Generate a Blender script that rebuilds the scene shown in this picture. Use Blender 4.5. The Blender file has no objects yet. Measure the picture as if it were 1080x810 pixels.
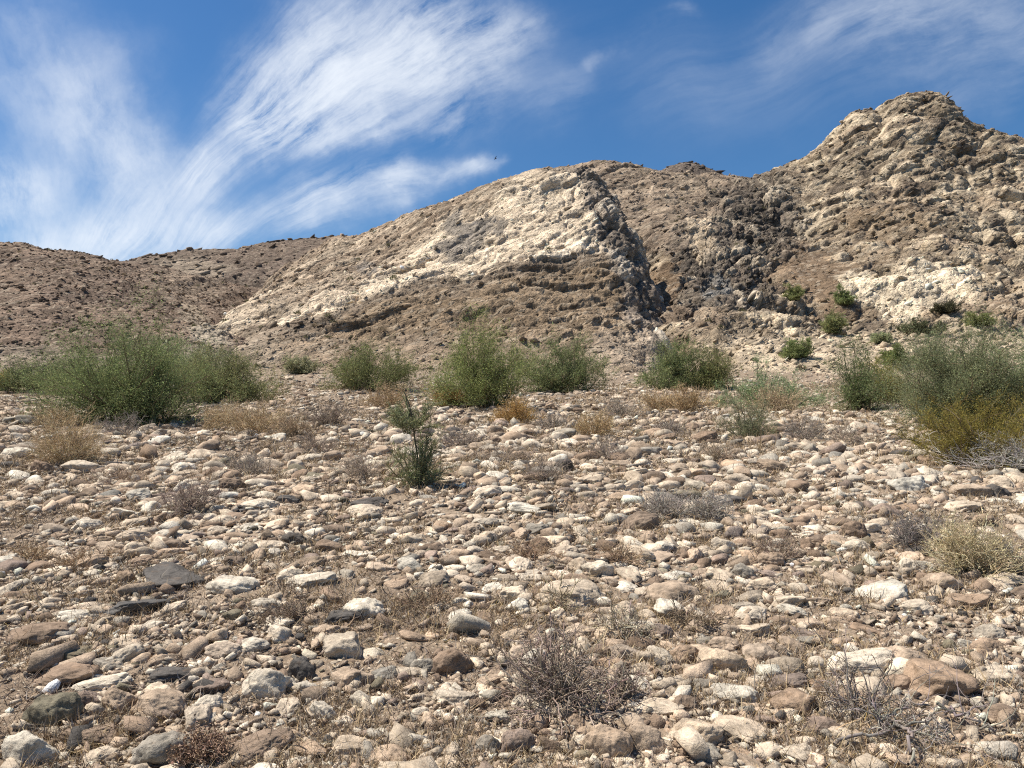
import bpy, math, random
import numpy as np
from mathutils import Vector
from mathutils.bvhtree import BVHTree

rng = np.random.default_rng(7)
random.seed(7)
scene = bpy.context.scene
COL = scene.collection
R = math.radians

# ------------------------------------------------------------------ camera model (photo is 1080 x 810)
F = 785.0
PITCH = R(2.5)
CAMZ = 1.6
cp, sp = math.cos(PITCH), math.sin(PITCH)

def ray(u, v):
    dx, dy = (u - 540.0) / F, (405.0 - v) / F
    return np.array([dx, cp - dy * sp, sp + dy * cp])

def at(u, v, D):
    r = ray(u, v)
    k = D / r[1]
    return np.array([r[0] * k, D, CAMZ + r[2] * k])

def project(P):
    x, y, z = P[:, 0], P[:, 1], P[:, 2] - CAMZ
    f = y * cp + z * sp
    up = -y * sp + z * cp
    f = np.maximum(f, 0.05)
    return 540 + F * x / f, 405 - F * up / f

# ------------------------------------------------------------------ numpy noise
_perm = np.random.default_rng(3).permutation(256).astype(np.int64)
_perm = np.concatenate([_perm, _perm, _perm])
_g = np.random.default_rng(4).normal(size=(256, 3))
_g /= np.linalg.norm(_g, axis=1)[:, None]

def perlin(P):
    P = np.asarray(P, dtype=np.float64)
    I = np.floor(P).astype(np.int64)
    f = P - I
    I &= 255
    w = f * f * f * (f * (f * 6 - 15) + 10)
    out = 0.0
    for dx in (0, 1):
        wx = w[:, 0] if dx else 1 - w[:, 0]
        for dy in (0, 1):
            wy = w[:, 1] if dy else 1 - w[:, 1]
            for dz in (0, 1):
                wz = w[:, 2] if dz else 1 - w[:, 2]
                h = _perm[_perm[_perm[I[:, 0] + dx] + I[:, 1] + dy] + I[:, 2] + dz]
                g = _g[h]
                d = g[:, 0] * (f[:, 0] - dx) + g[:, 1] * (f[:, 1] - dy) + g[:, 2] * (f[:, 2] - dz)
                out = out + wx * wy * wz * d
    return out * 1.5

def fbm(P, octaves=4, gain=0.5, lac=2.03):
    a, s, f = 1.0, 0.0, 1.0
    for k in range(octaves):
        s = s + a * perlin(P * f + 17.3 * k)
        a *= gain
        f *= lac
    return s

def ridged(P, octaves=4, gain=0.5, lac=2.1):
    a, s, f = 1.0, 0.0, 1.0
    for k in range(octaves):
        s = s + a * (1 - 2 * np.abs(perlin(P * f + 9.1 * k)))
        a *= gain
        f *= lac
    return s

_r4 = np.random.default_rng(5).random((256, 7))

def vor(P):
    """nearest-cell tilted plane value (blocky facets), crack distance, cell random"""
    I = np.floor(P).astype(np.int64)
    n = len(P)
    d1 = np.full(n, 9.0); d2 = np.full(n, 9.0)
    val = np.zeros(n); rnd = np.zeros(n)
    for dx in (-1, 0, 1):
        for dy in (-1, 0, 1):
            for dz in (-1, 0, 1):
                c = I + np.array([dx, dy, dz])
                m = c & 255
                h = _perm[_perm[_perm[m[:, 0]] + m[:, 1]] + m[:, 2]]
                r = _r4[h]
                q = P - (c + r[:, :3])
                d = np.sqrt((q * q).sum(1))
                t = (q * (r[:, 3:6] - 0.5)).sum(1) * 2.0 + (r[:, 6] - 0.5)
                near = d < d1
                d2 = np.where(near, d1, np.minimum(d2, d))
                d1 = np.where(near, d, d1)
                val = np.where(near, t, val)
                rnd = np.where(near, r[:, 6], rnd)
    return val, d2 - d1, rnd

def sstep(a, b, x):
    t = np.clip((x - a) / (b - a), 0, 1)
    return t * t * (3 - 2 * t)

# ------------------------------------------------------------------ mesh helpers
def make_mesh(name, V, Fc, col=None, smooth=True, mat=None):
    """V (n,3); Fc an int array (m,3|4) or list of such arrays"""
    if not isinstance(Fc, list):
        Fc = [Fc]
    me = bpy.data.meshes.new(name)
    V = np.ascontiguousarray(V, dtype=np.float32)
    loops = np.concatenate([f.ravel() for f in Fc]).astype(np.int32)
    tot = np.concatenate([np.full(len(f), f.shape[1], dtype=np.int32) for f in Fc])
    start = np.concatenate([[0], np.cumsum(tot)[:-1]]).astype(np.int32)
    me.vertices.add(len(V)); me.vertices.foreach_set('co', V.ravel())
    me.loops.add(len(loops)); me.loops.foreach_set('vertex_index', loops)
    me.polygons.add(len(tot)); me.polygons.foreach_set('loop_start', start)
    me.polygons.foreach_set('loop_total', tot)
    if smooth:
        me.polygons.foreach_set('use_smooth', np.ones(len(tot), dtype=bool))
    me.update(calc_edges=True)
    if col is not None:
        at_ = me.color_attributes.new('Col', 'FLOAT_COLOR', 'POINT')
        c4 = np.ones((len(V), 4), dtype=np.float32); c4[:, :col.shape[1]] = col
        at_.data.foreach_set('color', c4.ravel())
    if mat is not None:
        me.materials.append(mat)
    return me

def link(name, me, parent=None, **props):
    o = bpy.data.objects.new(name, me)
    COL.objects.link(o)
    if parent is not None:
        o.parent = parent
    for k, v in props.items():
        o[k] = v
    return o

def grid_faces(nr, nc):
    i = np.arange(nr - 1)[:, None] * nc + np.arange(nc - 1)[None, :]
    i = i.ravel()
    return np.stack([i, i + 1, i + nc + 1, i + nc], 1)

# ------------------------------------------------------------------ node helpers
def new_mat(name):
    m = bpy.data.materials.new(name)
    m.use_nodes = True
    nt = m.node_tree
    for n in list(nt.nodes):
        nt.nodes.remove(n)
    out = nt.nodes.new('ShaderNodeOutputMaterial')
    b = nt.nodes.new('ShaderNodeBsdfPrincipled')
    b.inputs['Roughness'].default_value = 0.92
    b.inputs['Specular IOR Level'].default_value = 0.15
    nt.links.new(b.outputs[0], out.inputs[0])
    return m, nt, b

class NT:
    def __init__(s, nt): s.nt = nt
    def n(s, t, **kw):
        x = s.nt.nodes.new(t)
        for k, v in kw.items(): setattr(x, k, v)
        return x
    def l(s, a, b): s.nt.links.new(a, b)
    def setin(s, node, i, v):
        if v is None: return
        if hasattr(v, 'is_output'): s.l(v, node.inputs[i])
        else: node.inputs[i].default_value = v
    def math(s, op, a, b=None, c=None, clamp=False):
        x = s.n('ShaderNodeMath', operation=op); x.use_clamp = clamp
        s.setin(x, 0, a); s.setin(x, 1, b); s.setin(x, 2, c)
        return x.outputs[0]
    def vec(s, op, a, b=None, scale=None):
        x = s.n('ShaderNodeVectorMath', operation=op)
        s.setin(x, 0, a); s.setin(x, 1, b)
        if scale is not None: s.setin(x, 3, scale)
        return x.outputs['Value'] if op in ('LENGTH', 'DOT_PRODUCT', 'DISTANCE') else x.outputs[0]
    def noise(s, vec, scale, detail=4, rough=0.55, dist=0.0, color=False):
        x = s.n('ShaderNodeTexNoise')
        s.setin(x, 'Vector', vec)
        x.inputs['Scale'].default_value = scale
        x.inputs['Detail'].default_value = detail
        x.inputs['Roughness'].default_value = rough
        x.inputs['Distortion'].default_value = dist
        return x.outputs['Color' if color else 'Fac']
    def ramp(s, fac, a, b, lo=0.0, hi=1.0, smooth=True):
        x = s.n('ShaderNodeMapRange')
        x.interpolation_type = 'SMOOTHSTEP' if smooth else 'LINEAR'
        s.setin(x, 0, fac); s.setin(x, 1, a); s.setin(x, 2, b); s.setin(x, 3, lo); s.setin(x, 4, hi)
        return x.outputs[0]
    def mix(s, fac, a, b, mode='MIX'):
        x = s.n('ShaderNodeMix', data_type='RGBA', blend_type=mode)
        s.setin(x, 0, fac); s.setin(x, 6, a); s.setin(x, 7, b)
        return x.outputs[2]
    def bump(s, height, strength, distance, normal=None):
        x = s.n('ShaderNodeBump')
        x.inputs['Strength'].default_value = strength
        x.inputs['Distance'].default_value = distance
        s.l(height, x.inputs['Height'])
        if normal is not None: s.l(normal, x.inputs['Normal'])
        return x.outputs[0]

def c4(r, g, b): return (r, g, b, 1.0)

# ------------------------------------------------------------------ materials
def stone_material(name, src, scale=9.0, bumpd=0.012):
    m, nt, b = new_mat(name)
    N = NT(nt)
    if src == 'object':
        oi = N.n('ShaderNodeObjectInfo'); colour = oi.outputs['Color']
        tc = N.n('ShaderNodeTexCoord')
        off = N.vec('SCALE', (37.0, 11.0, 23.0), scale=oi.outputs['Random'])
        vec = N.vec('ADD', tc.outputs['Object'], off)
        sc = 1.0
    else:
        a = N.n('ShaderNodeAttribute', attribute_name='Col'); colour = a.outputs['Color']
        tc = N.n('ShaderNodeTexCoord'); vec = tc.outputs['Object']
    n1 = N.noise(vec, scale * 0.55, 5, 0.6)
    n2 = N.noise(vec, scale * 3.2, 4, 0.7)
    n3 = N.noise(vec, scale * 12, 2, 0.6)
    tone = N.math('ADD', N.ramp(n1, 0.3, 0.7, 0.62, 1.22), N.ramp(n2, 0.3, 0.7, -0.16, 0.16))
    tone = N.math('ADD', tone, N.ramp(n3, 0.35, 0.65, -0.12, 0.12))
    g = N.vec('SCALE', colour, scale=tone)
    n4 = N.noise(N.vec('ADD', vec, (5.2, 1.3, 8.8)), scale * 0.8, 5, 0.65)
    g = N.mix(N.ramp(n4, 0.55, 0.72, 0.0, 0.55), g, N.mix(0.55, g, c4(0.24, 0.15, 0.085)))
    n5 = N.noise(N.vec('ADD', vec, (1.2, 9.3, 3.8)), scale * 1.7, 4, 0.7)
    g = N.mix(N.ramp(n5, 0.62, 0.7, 0.0, 0.45), g, c4(0.11, 0.092, 0.078))
    N.l(g, b.inputs['Base Color'])
    h = N.math('ADD', N.math('MULTIPLY', n1, 1.0), N.math('ADD', N.math('MULTIPLY', n2, 0.55), N.math('MULTIPLY', n3, 0.22)))
    N.l(N.bump(h, 1.0, bumpd), b.inputs['Normal'])
    b.inputs['Roughness'].default_value = 0.95
    return m

MAT_STONE = stone_material('stone_single', 'object', 2.2, 0.012)
MAT_STONES = stone_material('stone_loose', 'attr', 11.0, 0.014)
MAT_RUBBLE = stone_material('stone_rubble', 'attr', 1.8, 0.15)

def hill_material(name):
    m, nt, b = new_mat(name)
    N = NT(nt)
    a = N.n('ShaderNodeAttribute', attribute_name='Col')
    tc = N.n('ShaderNodeTexCoord'); vec = tc.outputs['Object']
    n1 = N.noise(vec, 0.35, 6, 0.62)
    n2 = N.noise(vec, 1.8, 5, 0.7)
    # joint blocks lying along the beds
    nd_ = N.noise(vec, 0.6, 4, 0.6, color=True)
    wv_ = N.vec('ADD', vec, N.vec('SCALE', N.vec('SUBTRACT', nd_, (0.5, 0.5, 0.5)), scale=1.6))
    mp = N.n('ShaderNodeMapping'); mp.vector_type = 'TEXTURE'; N.l(wv_, mp.inputs[0])
    mp.inputs['Rotation'].default_value = (0.1, -R(27), 0.2); mp.inputs['Scale'].default_value = (2.3, 1.4, 0.62)
    def blocks(scale):
        v = N.n('ShaderNodeTexVoronoi'); N.l(mp.outputs[0], v.inputs['Vector']); v.inputs['Scale'].default_value = scale
        e = N.n('ShaderNodeTexVoronoi', feature='DISTANCE_TO_EDGE'); N.l(mp.outputs[0], e.inputs['Vector']); e.inputs['Scale'].default_value = scale
        sp_ = N.n('ShaderNodeSeparateColor'); N.l(v.outputs['Color'], sp_.inputs[0])
        return sp_.outputs[0], sp_.outputs[1], e.outputs['Distance']
    r1, q1, e1 = blocks(0.55); r2, q2, e2 = blocks(1.5)
    tone = N.math('ADD', N.ramp(n1, 0.3, 0.7, 0.78, 1.18), N.ramp(n2, 0.3, 0.7, -0.2, 0.2))
    tone = N.math('ADD', tone, N.math('ADD', N.ramp(r1, 0, 1, -0.17, 0.17, False), N.ramp(r2, 0, 1, -0.2, 0.2, False)))
    g = N.vec('SCALE', a.outputs['Color'], scale=N.math('MAXIMUM', tone, 0.3))
    n3 = N.noise(vec, 0.9, 5, 0.7)
    g = N.mix(N.ramp(n3, 0.58, 0.66, 0.0, 0.35), g, c4(0.13, 0.098, 0.074))
    g = N.mix(N.math('MULTIPLY', N.ramp(q2, 0.8, 0.84), 0.35), g, c4(0.44, 0.37, 0.28))
    N.l(g, b.inputs['Base Color'])
    h = N.math('ADD', N.math('MULTIPLY', n2, 0.7), N.math('ADD', N.math('MULTIPLY', N.ramp(e1, 0.0, 0.09), 0.55), N.math('MULTIPLY', N.ramp(e2, 0.0, 0.12), 0.3)))
    h = N.math('ADD', h, N.math('ADD', N.math('MULTIPLY', r1, 0.35), N.math('MULTIPLY', r2, 0.2)))
    N.l(N.bump(h, 1.0, 0.24), b.inputs['Normal'])
    b.inputs['Roughness'].default_value = 0.97
    return m
MAT_HILL = hill_material('hill_rock')

def ground_material():
    m, nt, b = new_mat('ground_soil')
    N = NT(nt)
    tc = N.n('ShaderNodeTexCoord'); vec = tc.outputs['Object']
    n1 = N.noise(vec, 0.45, 5, 0.6)
    n2 = N.noise(vec, 3.0, 6, 0.7)
    n3 = N.noise(vec, 26.0, 4, 0.7)
    g = N.mix(N.ramp(n1, 0.35, 0.65), c4(0.225, 0.17, 0.12), c4(0.29, 0.226, 0.163))
    g = N.mix(N.ramp(n2, 0.5, 0.68, 0.0, 0.7), g, c4(0.14, 0.102, 0.073))
    v = N.n('ShaderNodeTexVoronoi'); N.l(vec, v.inputs['Vector']); v.inputs['Scale'].default_value = 38.0
    peb = N.ramp(N.n('ShaderNodeSeparateColor').outputs[0], 0, 1) if False else None
    sepc = N.n('ShaderNodeSeparateColor'); N.l(v.outputs['Color'], sepc.inputs[0])
    pm = N.math('MULTIPLY', N.ramp(v.outputs['Distance'], 0.34, 0.25), N.ramp(sepc.outputs[0], 0.45, 0.5))
    pc = N.mix(sepc.outputs[1], c4(0.2, 0.16, 0.125), c4(0.5, 0.43, 0.33))
    g = N.mix(pm, g, pc)
    g = N.vec('SCALE', g, scale=N.ramp(n3, 0.3, 0.7, 0.65, 1.3))
    N.l(g, b.inputs['Base Color'])
    h = N.math('ADD', N.math('MULTIPLY', n2, 1.0), N.math('ADD', N.math('MULTIPLY', n3, 0.35), N.math('MULTIPLY', pm, 0.25)))
    N.l(N.bump(h, 1.0, 0.05), b.inputs['Normal'])
    b.inputs['Roughness'].default_value = 0.97
    return m
MAT_GROUND = ground_material()

def plant_material(name, transl=0.25):
    """colour from the mesh attribute; leaves let a little light through"""
    m, nt, b = new_mat(name)
    N = NT(nt)
    a = N.n('ShaderNodeAttribute', attribute_name='Col')
    N.l(a.outputs['Color'], b.inputs['Base Color'])
    b.inputs['Roughness'].default_value = 0.8
    if transl > 0:
        t = N.n('ShaderNodeBsdfTranslucent'); N.l(a.outputs['Color'], t.inputs[0])
        mx = N.n('ShaderNodeMixShader'); mx.inputs[0].default_value = transl
        N.l(b.outputs[0], mx.inputs[1]); N.l(t.outputs[0], mx.inputs[2])
        out = [n for n in nt.nodes if n.type == 'OUTPUT_MATERIAL'][0]
        N.l(mx.outputs[0], out.inputs[0])
    return m
MAT_LEAF = plant_material('leaf', 0.48)
MAT_TWIG = plant_material('twig', 0.0)

# ------------------------------------------------------------------ ground
def ground_z(x, y):
    x = np.asarray(x, dtype=float); y = np.asarray(y, dtype=float)
    yy = np.maximum(y, 0)
    z = 0.055 * y + 0.00025 * np.where(yy < 140, yy * yy, 140 * 140 + 2 * 140 * (yy - 140))
    P = np.stack([x, y, np.zeros_like(x)], -1).reshape(-1, 3)
    amp = np.clip(np.hypot(x, y) / 12, 0.25, 1.0)
    w = 0.30 * perlin(P * 0.11 + 3.3) + 0.13 * perlin(P * 0.33 + 7.7) + 0.05 * perlin(P * 1.1 + 1.7)
    return z + amp * w.reshape(x.shape)

# rows by depth (log spaced), columns by bearing
rows = np.concatenate([np.linspace(-6, 1.5, 24)[:-1], np.geomspace(1.5, 150, 560)])
tt = np.concatenate([np.linspace(-4, -1.0, 40)[:-1], np.linspace(-1.0, 1.0, 700), np.linspace(1.0, 4, 40)[1:]])
Yg = np.repeat(rows[:, None], len(tt), 1)
Xg = tt[None, :] * np.maximum(Yg, 0) + tt[None, :] * 5.0
Zg = ground_z(Xg, Yg)
Pg = np.stack([Xg.ravel(), Yg.ravel(), Zg.ravel()], 1)
near = np.clip(1 - (Pg[:, 1] - 25) / 40, 0.2, 1)
Pg[:, 2] += near * (0.018 * fbm(Pg * 4.0, 3) + 0.012 * ridged(Pg * 9.0, 2) - 0.01)
me = make_mesh('ground', Pg, grid_faces(len(rows), len(tt)), mat=MAT_GROUND)
link('ground', me, kind='structure')

# ------------------------------------------------------------------ hills
def tps(ctrl, q, lam=2e-6):
    c = np.array(ctrl)
    X = c[:, :2] / 100; z = c[:, 2]
    def U(r2): return 0.5 * r2 * np.log(r2 + 1e-12)
    n = len(X)
    A = U(((X[:, None] - X[None]) ** 2).sum(-1)) + lam * np.eye(n)
    Pm = np.concatenate([np.ones((n, 1)), X], 1)
    M = np.block([[A, Pm], [Pm.T, np.zeros((3, 3))]])
    s = np.linalg.solve(M, np.concatenate([z, np.zeros(3)]))
    q = q / 100
    out = np.empty(len(q))
    for i in range(0, len(q), 40000):
        b = q[i:i + 40000]
        out[i:i + 40000] = U(((b[:, None] - X[None]) ** 2).sum(-1)) @ s[:n] + s[n] + b @ s[n + 1:]
    return out

def hill_base(ctrl_px, extra_xyz, u0, u1, nu, d0, d1, nd):
    ctrl = [at(*c) for c in ctrl_px] + [np.array(e) for e in extra_xyz]
    us = np.linspace(u0, u1, nu)
    t = (us - 540) / F
    D = np.linspace(d0, d1, nd)
    Y = np.repeat(D[:, None], nu, 1)
    X = Y * t[None]
    z = tps(ctrl, np.stack([X.ravel(), Y.ravel()], 1))
    P = np.stack([X.ravel(), Y.ravel(), z], 1)
    G = P.reshape(nd, nu, 3)
    du = np.gradient(G, axis=1); dd = np.gradient(G, axis=0)
    Nn = np.cross(du, dd).reshape(-1, 3)
    Nn /= np.linalg.norm(Nn, axis=1)[:, None] + 1e-9
    return P, Nn

def bedding(P, dip, strike=0.0):
    """rotate so z' is across the beds; dip in degrees: beds rise to the right when positive"""
    a, b = R(dip), R(strike)
    x, y, z = P[:, 0], P[:, 1], P[:, 2]
    x, y = x * math.cos(b) + y * math.sin(b), -x * math.sin(b) + y * math.cos(b)
    return np.stack([x * math.cos(a) + z * math.sin(a), y, -x * math.sin(a) + z * math.cos(a)], 1)

def crags(P, dip, sizes, stretch=(2.2, 1.6, 0.8), strike=0.0):
    Q = bedding(P, dip, strike)
    Q = Q + np.stack([1.2 * perlin(P * 0.12 + k * 31) + 0.3 * perlin(P * 0.45 + k * 13) for k in range(3)], 1)
    tot = np.zeros(len(P)); shade = np.zeros(len(P))
    for s, a in sizes:
        v, e, r = vor(Q / (s * np.array(stretch)) + s)
        tot += a * (0.62 * v - 0.75 * np.exp(-e * 13))
        shade += a * (r - 0.5)
    return tot, shade / sum(a for _, a in sizes)

def strata(P, dip, f, strike=0.0):
    Q = bedding(P, dip, strike)
    Q = Q + 0.8 * perlin(P * 0.15)[:, None]
    return perlin(Q * np.array([0.06, 0.06, 1.0]) * f) + 0.5 * perlin(Q * np.array([0.1, 0.1, 2.3]) * f + 5)

def interp(u, pts):
    p = np.array(pts, dtype=float)
    return np.interp(u, p[:, 0], p[:, 1])

def ell(u, v, cu, cv, ru, rv, soft=0.35, rot=0):
    a = R(rot)
    x, y = u - cu, v - cv
    x, y = x * math.cos(a) + y * math.sin(a), -x * math.sin(a) + y * math.cos(a)
    soft = soft * 0.5
    return 1 - sstep(1 - soft, 1 + soft, np.hypot(x / ru, y / rv))

def blend(c, m, rgb):
    return c + m[:, None] * (np.array(rgb) - c)

PALE = (0.60, 0.49, 0.36); CREAM = (0.66, 0.565, 0.43); BROWN = (0.20, 0.146, 0.095)
DARK = (0.125, 0.103, 0.083); HILLB = (0.172, 0.124, 0.09); TAN = (0.33, 0.27, 0.195)
SOIL = (0.175, 0.124, 0.082); GREY = (0.155, 0.14, 0.125)
HILLS = []   # (name, P displaced, N, colour, nrows, ncols)

def finish_hill(name, P, Nn, disp, col, nd, nu, dip=15, fine=None, fscale=1.0, sky=None):
    if fine is None: fine = np.ones(len(P))
    # first the big blocks; then even out the vertices along each column so cliffs get vertices of their own; then the small blocks
    dg = disp.reshape(nd, nu).copy()
    for _ in range(1):
        dg[:, 1:-1] = 0.25 * dg[:, :-2] + 0.5 * dg[:, 1:-1] + 0.25 * dg[:, 2:]
        dg[1:-1] = 0.25 * dg[:-2] + 0.5 * dg[1:-1] + 0.25 * dg[2:]
    G = (P + Nn * dg.reshape(-1, 1)).reshape(nd, nu, 3)
    if sky is not None:                      # settle each column so that the ridge line stands at its surveyed height
        el = (G[:, :, 2] - CAMZ) / G[:, :, 1]
        top = el.argmax(0); mx = el.max(0)
        ker = np.ones(31) / 31; pad = np.pad(mx, 15, mode='edge'); mxs = np.convolve(pad, ker, 'valid')
        ucol = 540 + F * (G[nd // 2, :, 0] / G[nd // 2, :, 1]) / (cp + 0.2 * sp)
        uu = project(G[top, np.arange(nu)])[0]
        sk = np.array(sky, dtype=float)
        vt = np.interp(uu, sk[:, 0], sk[:, 1])
        et = np.array([ray(a, b)[2] / ray(a, b)[1] for a, b in zip(uu, vt)])
        inside = sstep(sk[0, 0] - 40, sk[0, 0], uu) * sstep(sk[-1, 0] + 40, sk[-1, 0], uu)
        Dt = G[top, np.arange(nu), 1]; g0 = ground_z(G[top, np.arange(nu), 0], Dt)
        ratio = (et * Dt + CAMZ - g0) / np.maximum(mxs * Dt + CAMZ - g0, 1.0)
        ratio = 1 + (np.clip(ratio, 0.75, 1.25) - 1) * inside
        ratio = np.convolve(np.pad(ratio, 4, mode='edge'), np.ones(9) / 9, 'valid')
        gg = ground_z(G[:, :, 0], G[:, :, 1])
        G[:, :, 2] = gg + (G[:, :, 2] - gg) * ratio[None]
    C3 = col.reshape(nd, nu, 3); F3 = fine.reshape(nd, nu)
    seg = np.linalg.norm(np.diff(G[:, :, 1:], axis=0), axis=2) + 0.02
    arc = np.concatenate([np.zeros((1, nu)), np.cumsum(seg, 0)], 0)
    # neighbouring columns share a smoothed spacing
    G2 = np.empty_like(G); C2 = np.empty_like(C3); F2 = np.empty_like(F3)
    for j in range(nu):
        a = arc[:, j]; t = np.linspace(0, a[-1], nd)
        for k in range(3):
            G2[:, j, k] = np.interp(t, a, G[:, j, k]); C2[:, j, k] = np.interp(t, a, C3[:, j, k])
        F2[:, j] = np.interp(t, a, F3[:, j])
    N2 = np.cross(np.gradient(G2, axis=1), np.gradient(G2, axis=0)).reshape(-1, 3)
    N2 /= np.linalg.norm(N2, axis=1)[:, None] + 1e-9
    N2 = 0.6 * N2 + 0.4 * Nn; N2 /= np.linalg.norm(N2, axis=1)[:, None]
    P2 = G2.reshape(-1, 3); col = C2.reshape(-1, 3)
    k1, sh_ = crags(P2, dip, [(1.2, 0.30), (0.55, 0.15)], (2.2, 1.5, 0.65))
    d2 = fscale * F2.ravel() * (0.72 * k1 + 0.06 * fbm(P2 * 1.1, 4, 0.65))
    col = col * (1 + 0.45 * F2.ravel() * sh_)[:, None]
    Q = P2 + N2 * d2[:, None]; Nn = N2
    gz = ground_z(Q[:, 0], Q[:, 1])
    Q[:, 2] = np.maximum(Q[:, 2], gz - 6)
    me = make_mesh(name, Q, grid_faces(nd, nu), col=np.clip(col, 0.02, 0.8), smooth=False, mat=MAT_HILL)
    link(name, me, kind='structure')
    HILLS.append((name, Q, Nn, col, nd, nu))
    return Q

# ---- the pale outcrop in the middle
ctrl = [
 (330,268,205),(365,255,200),(400,238,190),(440,221,180),(480,208,172),(520,191,165),(550,182,158),(575,177,150),(598,178,148),(608,189,145),
 (622,215,137),(640,248,129),(654,280,121),(660,310,114),(668,340,107),(678,368,100),
 (640,200,157),(662,232,147),(680,268,137),(689,300,127),(695,330,117),(702,358,106),
 (225,352,120),(270,350,108),(350,320,112),(400,301,117),(470,290,120),(560,281,120),(610,276,121),(640,320,112),
 (250,330,150),(300,300,150),(350,285,150),(430,262,145),(500,240,140),(560,225,135),(590,225,132),
 (230,385,97),(300,376,97),(400,385,93),(500,389,90),(600,391,89),(680,391,91),
 (350,350,102),(450,335,104),(550,330,104),(620,340,102),
]
extra = []
for u, D, z in [(672,190,22),(705,170,17),(718,150,14),(726,135,11),(728,112,5),(715,95,3),(650,215,26),(600,215,30),(560,225,33),(480,230,36),(400,235,34),(330,235,28),
                (200,110,3),(200,140,10),(230,170,20),(250,215,24),(200,90,2),(300,80,1),(450,78,1),(600,78,1),(720,80,0)]:
    extra.append(((u - 540) / F * D, D, z))
nu, nd = 620, 620
P, Nn = hill_base(ctrl, extra, 190, 730, nu, 80, 232, nd)
u, v = project(P)
wu = u + 11 * fbm(P * 0.12, 6, 0.62); wv = v + 10 * fbm(P * 0.12 + 40, 6, 0.62)
vb = interp(wu, [(190,375),(270,345),(300,335),(350,322),(400,304),(440,293),(480,288),(520,284),(560,279),(590,273),(612,268),(640,262),(665,275),(700,300)])
pale = sstep(3, -3, wv - vb)
cr_l = interp(wv, [(170,602),(187,610),(215,622),(246,640),(276,655),(305,662),(335,670),(365,684)])
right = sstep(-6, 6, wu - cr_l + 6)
upl = interp(wu, [(190,364),(250,342),(330,312),(400,284),(440,258),(480,229),(520,203),(555,176)])
upbrown = sstep(5, -8, wv - upl)
ck, sh = crags(P, 36, [(9.0, 1.5), (4.5, 1.0), (2.2, 0.5)], (2.6, 1.6, 0.6))
ck2, sh2 = crags(P, 4, [(4.5, 1.0), (2.0, 0.65)], (2.8, 1.6, 0.55))
ck3, sh3 = crags(P, 50, [(5.5, 2.4), (2.2, 1.2)], (1.6, 1.2, 0.9))
st = strata(P, 30, 0.5); st2 = strata(P, 3, 0.55)
flank = sstep(470, 400, u)
low = 1 - pale
low_dip = crags(P, 28, [(8.0, 1.2), (4.0, 0.7), (2.0, 0.4)], (3.2, 1.7, 0.6))[0]
m_low = low * (1 - right)
disp = (pale * (1 - right)) * (0.7 * ck + 0.55 * st) + m_low * ((1 - sstep(500, 430, u)) * (0.8 * ck2 + 0.5 * st2) + sstep(500, 430, u) * (0.65 * low_dip + 0.25 * st)) + right * (0.62 * ck3)
lowsmooth = sstep(338, 362, wv) * low
disp = disp * (1 - 0.55 * lowsmooth) + 1.1 * fbm(P * 0.045, 3)
shd = pale * sh + low * sh2
c = np.empty((len(P), 3)); c[:] = BROWN
c = blend(c, np.clip(0.5 + 1.2 * st2, 0, 1) * 0.35, (0.29, 0.22, 0.15))
c = blend(c, lowsmooth * 0.5, (0.26, 0.20, 0.145))
c = blend(c, pale, PALE)
c = blend(c, pale * sstep(430, 300, wu) * 0.75 * (0.5 + 0.5 * np.tanh(3 * st - 0.3)).clip(0, 1), (0.245, 0.185, 0.132))
c = blend(c, pale * sstep(0.1, 0.7, st + 0.5 * sh) * 0.6, CREAM)
c = blend(c, pale * upbrown * (0.72 + 0.28 * np.tanh(4 * st + 1.5 * sh)), (0.24, 0.18, 0.127))
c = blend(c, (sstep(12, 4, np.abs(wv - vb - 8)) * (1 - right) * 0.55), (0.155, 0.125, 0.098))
for e in [(497,237,26,13,-12),(487,260,24,9,-22),(528,240,16,7,-60),(385,278,10,8,0),(505,228,12,6,0)]:
    c = blend(c, ell(wu, wv, e[0], e[1], e[2], e[3], 0.5, e[4]) * 0.8, GREY)
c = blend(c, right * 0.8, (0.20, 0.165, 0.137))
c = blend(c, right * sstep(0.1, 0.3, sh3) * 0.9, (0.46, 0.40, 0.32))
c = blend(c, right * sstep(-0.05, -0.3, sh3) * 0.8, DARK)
c = blend(c, ell(wu, wv, 655, 365, 38, 24, 0.5) * 0.7, (0.38, 0.30, 0.22))
c = blend(c, ell(wu, wv, 260, 330, 45, 10, 0.6, -25) * 0.6, PALE)
c = blend(c, ell(wu, wv, 255, 372, 50, 16, 0.6, -10) * 0.45, TAN)
c *= (1 + 0.5 * shd)[:, None]
finish_hill('outcrop_hill', P, Nn, disp, c, nd, nu, 30, 1 - 0.5 * lowsmooth + 0.3 * right, 0.95, [(375,249),(400,238),(440,221),(480,208),(520,191),(550,182),(575,176),(598,178)])

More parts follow.
